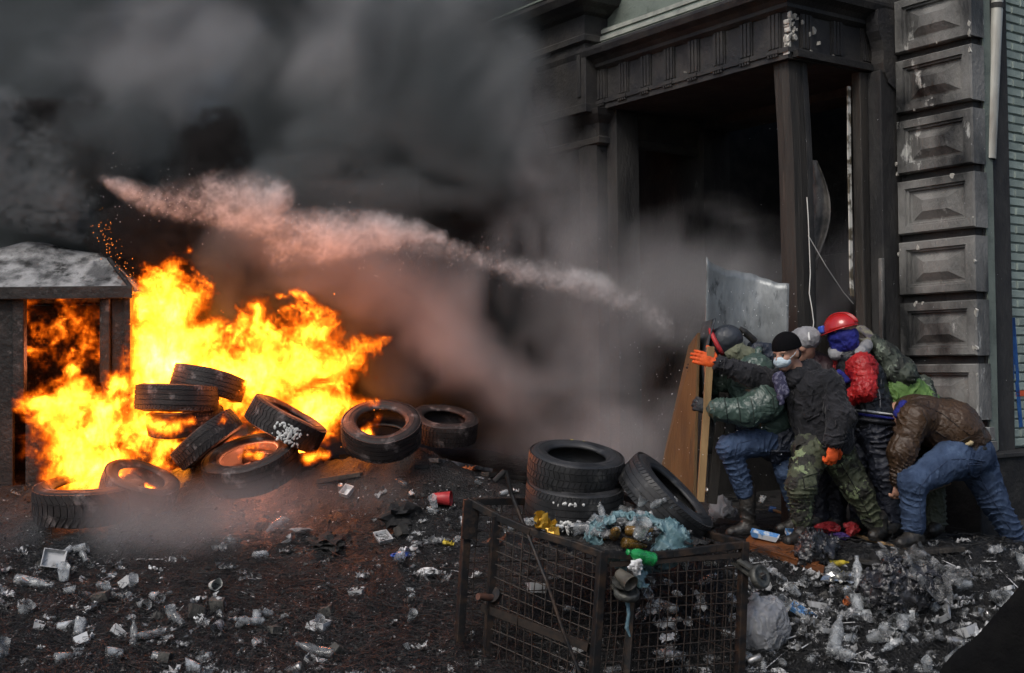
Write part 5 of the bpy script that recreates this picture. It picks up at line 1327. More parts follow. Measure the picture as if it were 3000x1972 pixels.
# ---------------------------------------------------------------- man in camouflage jacket and green vest reaching for the wall
J = dict(pel=P(2715, 1270, 9.22), chest=P(2640, 1120, 9.16), neck=P(2605, 1065, 9.12), shL=P(2640, 1090, 9.04), elL=P(2596, 1038, 9.02), wrL=P(2562, 1000, 9.05), shR=P(2700, 1130, 9.28), elR=P(2715, 1155, 9.1), wrR=P(2728, 1168, 9.0),
         hipL=P(2725, 1290, 9.16), knL=P(2735, 1410, 9.1), anL=P(2742, 1530, 9.14), hipR=P(2690, 1290, 9.26), knR=P(2680, 1410, 9.24), anR=P(2685, 1530, 9.3))
hc, hf, hu = P(2590, 1055, 9.2), Vector((-.75, .6, -.2)), Vector((-.3, 0, 1))
p4 = bodymesh('man in camouflage jacket with bright green vest reaching up to the porch jamb', J, .7, head=(hc, hf, hu))
garment('jacket', [('c', P(2660, 1150, 9.16), P(2625, 1090, 9.12), .13, .11), ('c', J['chest'], J['shL'], .12, .10), ('c', P(2640, 1088, 9.02), J['elL'], .102, .075, (.006, 3)), ('c', J['elL'], J['wrL'], .072, .05, (.006, 3)), ('c', P(2620, 1090, 9.0), P(2650, 1100, 8.98), .09, .085), ('c', J['shR'], J['elR'], .08, .06), ('c', J['elR'], J['wrR'], .055, .042)], mat('camouflage_green', (.04, .05, .038), .7, (.012, .014, .011), 11, (.5, .55), bump=.4, bscale=50, col3=(.15, .18, .14), scale3=14, mix3=(.58, .62)), p4, fold=.012, ffreq=11, k=.03, seed=21)
garment('hood', [('e', P(2592, 1052, 9.18), (.12, .12, .115))], MATS['camouflage_green'], p4, fold=.01)
garment('vest', [('c', P(2625, 1140, 9.04), P(2640, 1210, 9.06), .115, .125), ('c', P(2660, 1130, 9.04), P(2700, 1190, 9.06), .09, .12), ('c', P(2690, 1160, 9.05), P(2745, 1200, 9.08), .07, .07)], m_gg, p4, fold=.016, ffreq=8, k=.05, seed=22)
garment('trousers', [('c', J['pel'], P(2700, 1240, 9.2), .15, .14), ('c', J['hipL'], J['knL'], .11, .085, (.006, 3)), ('c', J['knL'], J['anL'], .082, .075, (.006, 3)), ('c', J['hipR'], J['knR'], .11, .08), ('c', J['knR'], J['anR'], .08, .06)], m_olive, p4, fold=.012, k=.04)
boot('boot', P(2744, 1550, 9.14), (-.5, -.8, 0), m_boot, p4, gz(*P(2744, 1585, 9.14).xy)); boot('boot', P(2685, 1550, 9.3), (-.8, -.3, 0), m_boot, p4, gz(*P(2685, 1580, 9.3).xy))
hand('glove', J['wrL'], (-.65, .1, .75), (.6, -.7, .4), mat('soiled_glove', (.20, .19, .13), .8, (.06, .05, .08), 25), p4, curl=.5, side=1, size=1.15)
hand('glove', J['wrR'] - Vector((0.01, 0, 0)), (.7, -.1, -.6), (.4, -.8, .3), m_gld, p4, curl=.5, size=1.0)
# ---------------------------------------------------------------- man in brown jacket and jeans bending forward
J = dict(pel=P(2830, 1325, 8.80), chest=P(2700, 1235, 8.80), neck=P(2655, 1200, 8.88), shL=P(2680, 1228, 8.66), elL=P(2642, 1325, 8.62), wrL=P(2636, 1402, 8.64), shR=P(2668, 1225, 8.98), elR=P(2650, 1310, 9.0), wrR=P(2640, 1390, 8.95),
         hipL=P(2790, 1345, 8.68), knL=P(2672, 1415, 8.52), anL=P(2676, 1540, 8.58), hipR=P(2858, 1350, 8.88), knR=P(2908, 1460, 8.92), anR=P(2985, 1600, 9.0))
hc, hf, hu = P(2630, 1225, 8.95), Vector((-.75, .2, -.7)), Vector((-.7, 0, .7))
p5 = bodymesh('man in brown leather jacket and blue jeans bent double beside the plinth', J, .72, head=(hc, hf, hu))
garment('jacket', [('c', P(2838, 1300, 8.80), P(2790, 1255, 8.80), .155, .185), ('c', P(2790, 1255, 8.80), P(2700, 1225, 8.80), .185, .165), ('c', P(2700, 1225, 8.80), P(2665, 1200, 8.86), .15, .10), ('c', P(2695, 1225, 8.74), J['shL'], .12, .10), ('c', J['shL'], J['elL'], .105, .092, (.006, 3)), ('c', J['elL'], J['wrL'], .09, .068, (.007, 4)), ('c', J['shR'], J['elR'], .10, .085), ('c', J['elR'], J['wrR'], .08, .06)],
        m_brown, p5, fold=.008, ffreq=8, k=.05, cuts=[(P(2850, 1318, 8.8), (.62, 0, -.78))], seed=25)
garment('collar', [('c', P(2648, 1186, 8.78), P(2634, 1212, 8.78), .035, .04)], m_blue, p5, fold=.006, ffreq=14, h=.009)
garment('hem_fur', [('c', P(2785, 1322, 8.63), P(2845, 1298, 8.63), .010, .016)], mat('cream_lining', (.42, .34, .20), .9, (.3, .24, .13), 30, bump=.6, bscale=60), p5, fold=.008, ffreq=20, h=.007)
garment('trousers', [('c', P(2845, 1330, 8.80), P(2810, 1345, 8.80), .158, .155), ('c', J['hipL'], J['knL'], .142, .092, (.004, 3)), ('c', J['knL'], J['anL'], .088, .080, (.007, 4)), ('c', J['hipR'], J['knR'], .145, .098, (.004, 3)), ('c', J['knR'], J['anR'], .092, .078, (.007, 5))],
        m_jean, p5, fold=.006, ffreq=10, k=.045, cuts=[(P(2676, 1572, 8.58), (0, 0, -1))] if False else (), seed=26)
garment('belt', [('c', P(2790, 1322, 8.66), P(2880, 1316, 8.68), .03, .03)], m_boot, p5, h=.01)
boot('shoe', P(2676, 1590, 8.57), (-.85, -.5, 0), m_boot, p5, gz(*P(2684, 1612, 8.58).xy), shaft=.08); boot('shoe', P(2998, 1625, 9.02), (-.7, -.4, 0), m_boot, p5, gz(*P(2998, 1640, 9.02).xy), shaft=.08)
hand('hand', J['wrL'] + Vector((0, 0, -.02)), (-.15, .1, -1), (.3, -.9, 0), m_skin, p5, curl=.9, side=1, size=1.0)
hand('hand', J['wrR'], (-.1, .1, -1), (.3, -.9, 0), m_skin, p5, curl=.9, h=.007)
mb = MB(); slab(mb, [P(2612, 1420, 8.8), P(2640, 1470, 8.75), P(2785, 1420, 8.8), P(2765, 1380, 8.85)], .015); o = mb.build('cardboard_piece', mat('cardboard', (.20, .15, .10), .85, (.14, .10, .07), 10), bevel=.002)
tag(o, 'buff cardboard piece between the bending man\'s hand and knee', 'cardboard')
# ================================================================== SEAMS, POCKETS, CUFFS (laid on the clothes)
from mathutils.bvhtree import BVHTree
_bv = {}
def on_surf(o, px, py):
    if o.name not in _bv:
        me = o.data; _bv[o.name] = BVHTree.FromPolygons([v.co[:] for v in me.vertices], [tuple(p.vertices) for p in me.polygons])
    d = Vector(ray(px, py)).normalized()
    h, n, i, t = _bv[o.name].ray_cast(Vector((0, 0, CAM_Z)), d, 20)
    return (h, n) if h is not None else (None, None)
def child(p, name): return [c for c in p.children if c.name.split('.')[0] == name][0]
def seam(o, path, r_, m, name='seam', sub=5):
    pts = []
    for (a, b), (c, d) in zip(path[:-1], path[1:]):
        for k in range(sub): pts.append((a + (c - a) * k / sub, b + (d - b) * k / sub))
    pts.append(path[-1]); P3 = []
    for q in pts:
        h, n = on_surf(o, *q)
        if h is not None: P3.append(h + n * r_ * .35)
    if len(P3) > 2:
        mb = MB(); mb.tube(P3, r_, 5); mb.build(name, m, o, smooth=True)
m_thr = mat('dark_seam', (.006, .006, .007), .9)
m_tan = mat('denim_seam', (.028, .045, .09), .9)
m_lea = mat('leather_seam', (.014, .008, .005), .7)
m_pads = mat('quilt_seam', (.016, .027, .023), .8)
jk = child(p2, 'jacket'); tr = child(p2, 'trousers')
seam(jk, [(2330, 1140), (2322, 1200), (2330, 1290)], .0035, m_thr); seam(jk, [(2404, 1112), (2412, 1140), (2430, 1172)], .0035, m_thr)
seam(jk, [(2362, 1232), (2402, 1214)], .007, m_blkjk, 'pocket_flap'); seam(jk, [(2345, 1160), (2380, 1158), (2404, 1150)], .003, m_thr)
seam(jk, [(2318, 1302), (2360, 1312), (2420, 1310), (2480, 1292)], .009, m_blkjk, 'hem'); seam(jk, [(2418, 1272), (2440, 1280), (2462, 1274)], .008, m_blkjk, 'cuff'); seam(jk, [(2126, 1048), (2122, 1066), (2122, 1086)], .007, m_blkjk, 'cuff')
seam(tr, [(2452, 1340), (2500, 1420), (2545, 1510)], .0035, m_thr); seam(tr, [(2352, 1398), (2396, 1384)], .007, m_camo, 'pocket_flap'); seam(tr, [(2352, 1398), (2358, 1432), (2398, 1420), (2396, 1384)], .0035, m_thr); seam(tr, [(2480, 1380), (2520, 1368)], .006, m_camo, 'pocket_flap')
jk = child(p1, 'jacket')
for x in (2122, 2160, 2200): seam(jk, [(x, 1168), (x + 6, 1200), (x + 10, 1238)], .0045, m_pads, 'quilting')
seam(jk, [(2240, 1130), (2262, 1160), (2268, 1200)], .0045, m_pads, 'quilting'); seam(jk, [(2165, 1090), (2200, 1100), (2240, 1095)], .0045, m_pads, 'quilting'); seam(jk, [(2150, 1130), (2190, 1140), (2225, 1135)], .0045, m_pads, 'quilting')
seam(child(p1, 'coat_tail'), [(2190, 1300), (2250, 1322), (2320, 1322)], .010, m_navy, 'hem')
tr = child(p1, 'trousers'); seam(tr, [(2220, 1285), (2160, 1300), (2150, 1340), (2172, 1400)], .0032, m_tan)
jk = child(p5, 'jacket'); seam(jk, [(2680, 1178), (2760, 1212), (2840, 1275)], .0035, m_lea); seam(jk, [(2700, 1200), (2716, 1235), (2700, 1272)], .004, m_lea); seam(jk, [(2745, 1300), (2790, 1305), (2840, 1280)], .006, m_lea, 'hem'); seam(jk, [(2612, 1392), (2640, 1400), (2664, 1396)], .008, m_brown, 'cuff'); seam(jk, [(2740, 1262), (2772, 1282)], .006, m_lea, 'pocket_welt')
tr = child(p5, 'trousers')
for pth in ([(2786, 1346), (2838, 1344), (2886, 1352)], [(2838, 1356), (2876, 1356), (2874, 1388), (2858, 1398), (2840, 1390), (2838, 1356)], [(2775, 1350), (2722, 1392), (2694, 1430), (2696, 1500), (2700, 1560)], [(2868, 1390), (2900, 1450), (2960, 1550)], [(2838, 1362), (2874, 1362)], [(2650, 1548), (2680, 1556), (2706, 1550)]):
    seam(tr, pth, .0034, m_tan)
vs_ = child(p3, 'vest')
seam(vs_, [(2468, 1062), (2490, 1120), (2520, 1190)], .010, m_thr, 'strap'); seam(vs_, [(2520, 1180), (2560, 1176), (2590, 1165)], .006, m_thr, 'strap'); seam(vs_, [(2555, 1110), (2575, 1150), (2580, 1195)], .006, m_grey, 'piping')
# ================================================================== BURNT WIRE AND SCRAPS (uncountable)
r5 = np.random.default_rng(55)
def ground_pts(n, fn):
    """random photo pixels on the ground kept with probability fn(px,py) -> world x,y,z arrays"""
    out = np.zeros((0, 2))
    while len(out) < n:
        px, py = r5.uniform(-60, 3060, 4 * n + 50), 1400 + 600 * r5.random(4 * n + 50) ** .75
        k = r5.random(4 * n + 50) < fn(px, py)
        out = np.concatenate([out, np.stack([px[k], py[k]], -1)])
    return [tuple(q) for q in out[:n]]
# fast ground lookup table from pixels
_gpx = np.arange(-120, 3140, 20.0); _gpy = np.arange(1380, 2021, 16.0)
_tab = np.zeros((len(_gpx), len(_gpy), 3))
def _table():
    d = np.stack([np.stack([ray(a, b) for b in _gpy]) for a in _gpx])
    Yv = np.full(d.shape[:2], np.nan)
    for y in np.arange(5.5, 12.5, .02):
        k = y / d[..., 1]; zz = CAM_Z + d[..., 2] * k
        hit = np.isnan(Yv) & (zz < ghf(d[..., 0] * k, np.full_like(k, y)))
        Yv[hit] = y
    Yv = np.where(np.isnan(Yv), 12, Yv); k = Yv / d[..., 1]
    return np.stack([d[..., 0] * k, Yv, ghf(d[..., 0] * k, Yv)], -1)
_tab = _table()
def GT(px, py):
    a = np.clip((px + 120) / 20.0, 0, len(_gpx) - 1.001); b = np.clip((py - 1380) / 16.0, 0, len(_gpy) - 1.001)
    i, j = int(a), int(b); fa, fb = a - i, b - j
    p = _tab[i, j] * (1 - fa) * (1 - fb) + _tab[i + 1, j] * fa * (1 - fb) + _tab[i, j + 1] * (1 - fa) * fb + _tab[i + 1, j + 1] * fa * fb
    return Vector((p[0], p[1], p[2]))
def d_wire(px, py): 
    return np.minimum(1, .25 + .75 * np.clip((py - 1500) / 250, 0, 1) + .6 * np.exp(-((px - 2600) / 120) ** 2 - ((py - 1690) / 60) ** 2))
def arcs(name, n, rad, tube, m, fn, seed, lift=.02):
    g = np.random.default_rng(seed); K = 9
    C = np.array([tuple(GT(a, b)) for a, b in ground_pts(n, fn)])
    R_ = g.uniform(*rad, (n, 1)); t = g.uniform(0, 6.28, (n, 1)) + g.uniform(.7, 3.2, (n, 1)) * np.linspace(0, 1, K)[None]
    x = R_ * np.cos(t); y = R_ * g.uniform(.2, 1, (n, 1)) * np.sin(t); z = g.uniform(-.5, .5, (n, 1)) * R_ * np.sin(t + 1) * .7 + g.normal(0, .006, (n, K))
    az = g.uniform(0, 6.28, (n, 1)); ca, sa = np.cos(az), np.sin(az)
    X = np.stack([C[:, :1] + x * ca - y * sa, C[:, 1:2] + x * sa + y * ca, 0 * x], -1)
    X[..., 2] = ghf(X[..., 0], X[..., 1]) + np.maximum(.004, lift + np.abs(z) * g.uniform(.3, 1, (n, 1)))
    tg = np.gradient(X, axis=1); tg /= np.linalg.norm(tg, axis=-1)[..., None] + 1e-9
    s = np.cross(tg, [0, 0, 1.]); s /= np.linalg.norm(s, axis=-1)[..., None] + 1e-9; u_ = np.cross(s, tg)
    V = np.stack([X + (s * math.cos(an) + u_ * math.sin(an)) * tube for an in (0, 2.09, 4.19)], 1)      # n,3,K,3
    i = np.arange(n * 3 * K).reshape(n, 3, K); j = np.roll(i, -1, 1)
    Q = np.stack([i[:, :, :-1], i[:, :, 1:], j[:, :, 1:], j[:, :, :-1]], -1).reshape(-1, 4)
    me = bpy.data.meshes.new(name); me.vertices.add(n * 3 * K); me.vertices.foreach_set('co', V.astype(np.float32).ravel())
    me.loops.add(Q.size); me.loops.foreach_set('vertex_index', Q.ravel().astype(np.int32)); me.polygons.add(len(Q))
    me.polygons.foreach_set('loop_start', (np.arange(len(Q)) * 4).astype(np.int32)); me.polygons.foreach_set('loop_total', np.full(len(Q), 4, np.int32))
    me.polygons.foreach_set('use_smooth', [True] * len(Q)); me.update(calc_edges=True)
    return obj(name, me, m, kind='stuff')
m_wire = mat('burnt_tyre_wire', (.007, .0075, .0085), .5, (.014, .0145, .015), 5, spec=.6)
m_wire2 = mat('grey_burnt_wire', (.028, .029, .032), .5, (.015, .015, .016), 5, metal=.3)
arcs('burnt_wire', 6500, (.05, .34), .0017, m_wire, d_wire, 61)
arcs('grey_wire', 1500, (.04, .30), .0014, m_wire2, d_wire, 62, .03)
def shards(name, n, size, m, fn, seed, squash=.35):
    g = np.random.default_rng(seed); V = []; Fc = []; b = 0
    for px, py in ground_pts(n, fn):
        c = GT(px, py); s = g.uniform(*size); k = g.integers(3, 6)
        an = np.sort(g.uniform(0, 6.28, k)); r_ = s * g.uniform(.5, 1, k)
        nrm = Vector((g.normal(0, .7), g.normal(0, .7), 1)).normalized(); q = nrm.to_track_quat('Z', 'Y')
        for a_, rr_ in zip(an, r_):
            p = q @ Vector((rr_ * math.cos(a_), rr_ * math.sin(a_), g.normal(0, s * .15)))
            V.append((c.x + p.x, c.y + p.y, c.z + max(p.z + s * .45, .002) + .008))
        top = q @ Vector((0, 0, s * squash)); V.append((c.x + top.x, c.y + top.y, c.z + max(top.z + s * .45, .003) + .008))
        for i in range(k): Fc.append((b + i, b + (i + 1) % k, b + k))
        b += k + 1
    me = bpy.data.meshes.new(name); me.from_pydata(V, [], Fc); return obj(name, me, m, kind='stuff')
def blob_d(px, py, L):
    return sum(a * np.exp(-((px - x) / sx) ** 2 - ((py - y) / sy) ** 2) for x, y, sx, sy, a in L)
LC = [(850, 1760, 330, 90, .35), (100, 1720, 240, 110, 1.2), (330, 1800, 250, 90, .45), (600, 1880, 350, 80, .5), (900, 1860, 260, 80, .5), (1250, 1640, 110, 80, .7), (1250, 1500, 90, 50, .5), (700, 1580, 250, 80, .25), (1300, 1430, 180, 40, .4), (2600, 1850, 420, 130, 1.0), (2350, 1760, 180, 100, .9), (2880, 1700, 200, 90, .9), (2250, 1600, 120, 50, .6), (1000, 1500, 200, 60, .25), (1950, 1950, 500, 40, .5), (420, 1960, 400, 40, .5)]
d_lit = lambda px, py: np.minimum(1, .05 + blob_d(px, py, LC))
shards('charred_fragments', 6000, (.008, .03), mat('charred_bits', (.012, .012, .012), .6, (.05, .048, .045), 30), lambda a, b: .8 + 0 * a, 71, .8)
shards('pale_scraps', 8000, (.004, .015), mat('pale_scraps', (.55, .56, .57), .5, (.12, .12, .12), 9, (.35, .7)), d_lit, 72)
shards('grey_ash_flakes', 4500, (.006, .020), mat('ash_flakes', (.13, .135, .14), .6, (.04, .04, .04), 12), lambda a, b: .3 + d_lit(a, b), 73)

# ================================================================== LITTER, PIECE BY PIECE
def region(px, py):
    if px > 2150 and py > 1560: return 'in litter below the plinth' if px > 2480 else 'in litter beside the caster'
    if px > 1080 and py < 1700: return 'on ground behind the cage'
    if py < 1600: return 'in ash before the burning tyres'
    if px < 560: return 'in wire tangle before the kiosk'
    return 'on black wire strewn ground'
m_clear = mat('clear_plastic', (.55, .58, .60), .16, (.2, .21, .22), 22, (.4, .6), alpha=.42, spec=.9, rand=.5)
m_paper = mat('white_paper', (.56, .57, .58), .7, (.22, .22, .22), 14, (.42, .62), bump=.6, bscale=30, rand=.55, col3=(.05, .05, .05), scale3=9, mix3=(.58, .72))
m_film = mat('crinkled_film', (.34, .35, .36), .2, (.07, .072, .075), 14, (.4, .62), alpha=.66, spec=.9, rand=.6, bump=.8, bscale=30)
m_foil = mat('foil', (.72, .72, .70), .22, (.3, .3, .3), 12, metal=.9, rand=.2)
m_foam = mat('white_polystyrene', (.56, .57, .58), .75, (.32, .32, .32), 10, (.45, .7), rand=.25, col3=(.08, .08, .08), scale3=12, mix3=(.6, .72))
m_can = mat('tin_can', (.40, .40, .40), .35, (.16, .15, .14), 20, metal=.7, rand=.3)
m_grn = mat('green_bottle', (.02, .30, .08), .12, (.012, .2, .05), 9, alpha=.8, spec=.8)
m_brn = mat('brown_bottle', (.16, .09, .02), .15, (.08, .045, .012), 9, alpha=.85, spec=.7)
m_stone = mat('cobble_stone', (.07, .068, .062), .8, (.03, .03, .028), 12, bump=.6, bscale=40, rand=.35)
m_orl = mat('orange_scrap', (.45, .13, .04), .6, (.22, .07, .03), 15)
m_bll = mat('blue_plastic', (.03, .09, .38), .4, (.02, .05, .22), 12, bump=.5, bscale=25)
m_yll = mat('yellow_scrap', (.55, .42, .04), .55, (.3, .22, .03), 15)
m_rdl = mat('red_scrap', (.42, .035, .04), .45, (.25, .02, .025), 12)
m_teal = mat('teal_bag', (.09, .17, .19), .35, (.17, .27, .30), 9, (.42, .62), bump=.9, bscale=22, bdist=.02, alpha=.9, spec=.6)
m_wbag = mat('white_bag', (.50, .51, .53), .2, (.26, .27, .29), 5, (.4, .65), bump=.3, bscale=40, bdist=.02, alpha=.58, spec=.8, wrinkle=.6, wscale=5)
m_bbag = mat('black_bag', (.012, .012, .014), .25, (.03, .03, .034), 9, bump=.9, bscale=20, bdist=.02, spec=.7)
def cup_me(crush, seed):
    g = random.Random(seed); mb = MB(); n = 18; v = []; f = []
    prof = [(.0, .002), (.026, .0), (.028, .01), (.033, .055), (.037, .092), (.039, .094), (.0365, .091), (.032, .055), (.026, .006), (0, .006)]
    for i in range(n):
        a = 2 * PI * i / n
        for r_, z in prof:
            sq = 1 - crush * (.5 + .5 * math.cos(2 * a + seed)) * (z / .094) * .8
            v.append((r_ * math.cos(a) * sq, r_ * math.sin(a) / max(.6, sq) ** .3, z * (1 - crush * .3 * math.sin(a + seed))))
    m = len(prof)
    for i in range(n):
        for j in range(m - 1): f.append((i * m + j, ((i + 1) % n) * m + j, ((i + 1) % n) * m + j + 1, i * m + j + 1))
    mb.add(v, f); return mb.mesh('plastic_cup', True)
def crumple_me(w, h, amp, seed, nn=9, name='crumpled_paper', curl=.0):
    g = np.random.default_rng(seed); u_ = np.linspace(-.5, .5, nn); U, W = np.meshgrid(u_, u_, indexing='ij')
    n1_ = fbm(U * 3 + seed, W * 3, 0, 3, seed); n2_ = fbm(U * 3, W * 3 + seed, 5, 3, seed + 5); n3_ = fbm(U * 4, W * 4, 9 + seed, 3, seed + 9)
    X = U * w + n1_ * amp * .5; Y = W * h + n2_ * amp * .5; Z = np.abs(n3_) * amp * 1.3 + curl * (U * 2) ** 2 * w
    ed = 1 + (.16 if nn < 12 else .05) * g.standard_normal(U.shape) * ((np.abs(U) > .45) | (np.abs(W) > .45)); X *= ed; Y *= ed
    idx_ = np.arange(nn * nn).reshape(nn, nn); mb = MB()
    mb.add(np.stack([X, Y, Z - Z.min()], -1).reshape(-1, 3).tolist(), [(int(idx_[i, j]), int(idx_[i + 1, j]), int(idx_[i + 1, j + 1]), int(idx_[i, j + 1])) for i in range(nn - 1) for j in range(nn - 1)])
    return mb.mesh(name)
def wad_me(r_, seed, name='crumpled_wad', fr=4.0, amp=.5, flat=.7):
    bm = bmesh.new(); bmesh.ops.create_icosphere(bm, subdivisions=3, radius=1)
    co = np.array([v.co[:] for v in bm.verts]); n_ = fbm(co[:, 0] * fr * .5 + seed, co[:, 1] * fr * .5, co[:, 2] * fr * .5, 3, seed)
    n2_ = np.abs(fbm(co[:, 0] * fr + seed, co[:, 1] * fr, co[:, 2] * fr, 2, seed + 3))
    k = (1 + amp * n_ * 1.2 - amp * 1.1 * n2_)
    for v, kk_ in zip(bm.verts, k): v.co = v.co * (float(kk_) * r_); v.co.z *= flat
    me = bpy.data.meshes.new(name); bm.to_mesh(me); bm.free(); return me
def bag_me(r_, seed, name, amp):
    return sdf_mesh(name, [('e', (0, 0, 0), r_), ('e', (r_[0] * .3, 0, r_[2] * .3), (r_[0] * .6, r_[1] * .8, r_[2] * .8)), ('c', (0, 0, r_[2] * .7), (-r_[0] * .3, 0, r_[2] * 1.1), .04, .025)], h=.009, k=.05, fold=amp, ffreq=7, ridge=.9, seed=seed)
def bottle_me(L_, r_, crush, seed):
    mb = MB(); n = 16; v = []; f = []
    prof = [(0, 0), (.85, 0), (1, .03), (1, .12), (.94, .15), (1, .18), (1, .40), (.93, .43), (1, .46), (.98, .62), (.8, .74), (.42, .86), (.36, .88), (.36, .94), (.42, .945), (.42, 1.0), (0, 1.0)]
    for i in range(n):
        a = 2 * PI * i / n
        for q_, z in prof:
            sq = 1 - crush * max(0, math.cos(a - 1)) * math.exp(-((z - .45) / .25) ** 2)
            v.append((q_ * r_ * sq * math.cos(a), q_ * r_ * sq * math.sin(a), z * L_))
    m = len(prof)
    for i in range(n):
        for j in range(m - 1): f.append((i * m + j, ((i + 1) % n) * m + j, ((i + 1) % n) * m + j + 1, i * m + j + 1))
    mb.add(v, f); return mb.mesh('bottle', True)
def tray_me(w, d, h, seed):
    mb = MB(); t = .006; fl = .85
    a = [(-w / 2 * fl, -d / 2 * fl, 0), (w / 2 * fl, -d / 2 * fl, 0), (w / 2 * fl, d / 2 * fl, 0), (-w / 2 * fl, d / 2 * fl, 0)]
    b = [(-w / 2, -d / 2, h), (w / 2, -d / 2, h), (w / 2, d / 2, h), (-w / 2, d / 2, h)]
    c = [(x * .93, y * .93, h) for x, y, _ in b]; e = [(x * .92, y * .92, t) for x, y, _ in a]
    mb.add(a + b + c + e, [(3, 2, 1, 0)] + [(i, (i + 1) % 4, 4 + (i + 1) % 4, 4 + i) for i in range(4)] + [(4 + i, 4 + (i + 1) % 4, 8 + (i + 1) % 4, 8 + i) for i in range(4)] + [(8 + i, 8 + (i + 1) % 4, 12 + (i + 1) % 4, 12 + i) for i in range(4)] + [(12, 13, 14, 15)])
    return mb.mesh('foam_tray')
def stick_me(L_, w):
    mb = MB(); mb.bar((-L_ / 2, 0, 0), (L_ / 2, 0, .01), w, w * .6); return mb.mesh('stick')
def stone_me(seed):
    g = random.Random(seed); mb = MB(); s = [g.uniform(.035, .055), g.uniform(.03, .045), g.uniform(.025, .04)]
    v = [(x * s[0] * g.uniform(.8, 1.1), y * s[1] * g.uniform(.8, 1.1), (z + 1) * s[2] * g.uniform(.85, 1.1)) for x, y, z in ((-1, -1, -1), (1, -1, -1), (1, 1, -1), (-1, 1, -1), (-1, -1, 1), (1, -1, 1), (1, 1, 1), (-1, 1, 1))]
    mb.add(v, [(0, 3, 2, 1), (4, 5, 6, 7), (0, 1, 5, 4), (1, 2, 6, 5), (2, 3, 7, 6), (3, 0, 4, 7)])
    return mb.mesh('cobble')
def can_me(): 
    mb = MB(); mb.lathe([(0, 0), (.03, 0), (.033, .006), (.033, .11), (.03, .116), (.027, .112), (0, .112)], 18); return mb.mesh('tin_can', True)
POOL = {
    'plastic_cup': [[cup_me(c, s) for c, s in ((0, 1), (.3, 2), (.6, 3), (.8, 4), (.45, 6))], m_clear, 'plastic cup', 'clear plastic cup', 'clear plastic cups in the litter'],
    'crumpled_paper': [[crumple_me(.10, .07, .045, s) for s in range(6)], m_paper, 'paper', 'dirty white paper scrap', 'paper scraps in the litter'],
    'plastic_wrapper': [[crumple_me(.13, .085, .06, s, 11, 'plastic_wrapper') for s in range(20, 26)], m_film, 'wrapper', 'shiny grey crinkled wrapper', 'crinkled wrappers in the litter'],
    'plastic_bottle': [[bottle_me(.22, .033, c, 1) for c in (.1, .5, .8)], m_clear, 'bottle', 'clear empty plastic bottle', 'clear bottles in the litter'],
    'foam_tray': [[tray_me(.13, .10, .035, 1), tray_me(.10, .08, .05, 2)], m_foam, 'tray', 'white polystyrene tray', 'polystyrene trays in the litter'],
    'tin_can': [[can_me()], m_can, 'can', 'dull tin can', 'cans in the litter'],
    'straw': [[stick_me(L_, .006) for L_ in (.12, .18, .25)], m_foam, 'straw', 'thin white stick', 'white sticks in the litter'],
    'cobble': [[stone_me(s) for s in range(5)], m_stone, 'stone', 'sooty squared cobble stone', 'cobbles in the litter'],
    'crumpled_wad': [[wad_me(.034, s) for s in range(6)], m_film, 'wrapper', 'balled up grey plastic wrapper', 'balled wrappers in the litter'],
}
KEYS = list(POOL)
def litter(key, px=None, py=None, loc=None, sc=1.0, rot=None, reg=None):
    mes, m, cat, look, grp = POOL[key]
    me = random.choice(mes)
    if len(me.materials) == 0: me.materials.append(m)
    if loc is None: loc = GT(px, py)
    o = obj(key, me, None)
    if rot is None:
        if key in ('plastic_cup', 'plastic_bottle', 'tin_can'):
            rot = Euler((PI / 2 * random.choice((1, 1, .7, .25, 1.1)) + random.gauss(0, .2), random.gauss(0, .3), random.uniform(0, 6.28)))
        else: rot = Euler((random.gauss(0, .35), random.gauss(0, .35), random.uniform(0, 6.28)))
    lift = {'plastic_cup': .03, 'plastic_bottle': .03, 'tin_can': .03, 'crumpled_wad': .02, 'straw': .02}.get(key, .008)
    o.location = loc + Vector((0, 0, lift * sc)); o.rotation_euler = rot; o.scale = (sc, sc, sc)
    st_ = {'plastic_cup': ('whole', 'dented', 'squashed', 'flattened', 'bent'), 'plastic_bottle': ('unbroken', 'dented', 'crushed'), 'foam_tray': ('shallow', 'deep'), 'straw': ('short', 'medium', 'long')}.get(key)
    if st_: look = st_[mes.index(me)] + ' ' + look
    tag(o, look, cat, grp); LIT.append((o, key, reg or region(px, py)))
    return o
random.seed(99)
LIT = []
counts = {'plastic_cup': 110, 'crumpled_paper': 100, 'plastic_wrapper': 110, 'plastic_bottle': 36, 'foam_tray': 22, 'tin_can': 10, 'straw': 60, 'cobble': 16, 'crumpled_wad': 70}
for key, n in counts.items():
    for px, py in ground_pts(n, d_lit):
        if 1370 < px < 2180 and 1650 < py < 1960 and r5.random() < .6: continue
        litter(key, px, min(py, 1985), sc=random.choice((random.uniform(.4, .8), random.uniform(.6, 1.25))) * (1.12 if px > 2150 else 1.0))
LC2 = [(2600, 1850, 380, 110, 1.0), (2350, 1760, 170, 90, 1.0), (2880, 1690, 180, 70, 1.0), (1250, 1600, 110, 110, .5)]
for key, n in {'plastic_cup': 30, 'crumpled_paper': 40, 'plastic_wrapper': 45, 'plastic_bottle': 12, 'crumpled_wad': 35, 'foam_tray': 8, 'straw': 20}.items():
    for px, py in ground_pts(n, lambda a, b: np.minimum(1, blob_d(a, b, LC2))):
        litter(key, px, min(py, 1985), sc=random.uniform(.6, 1.35))
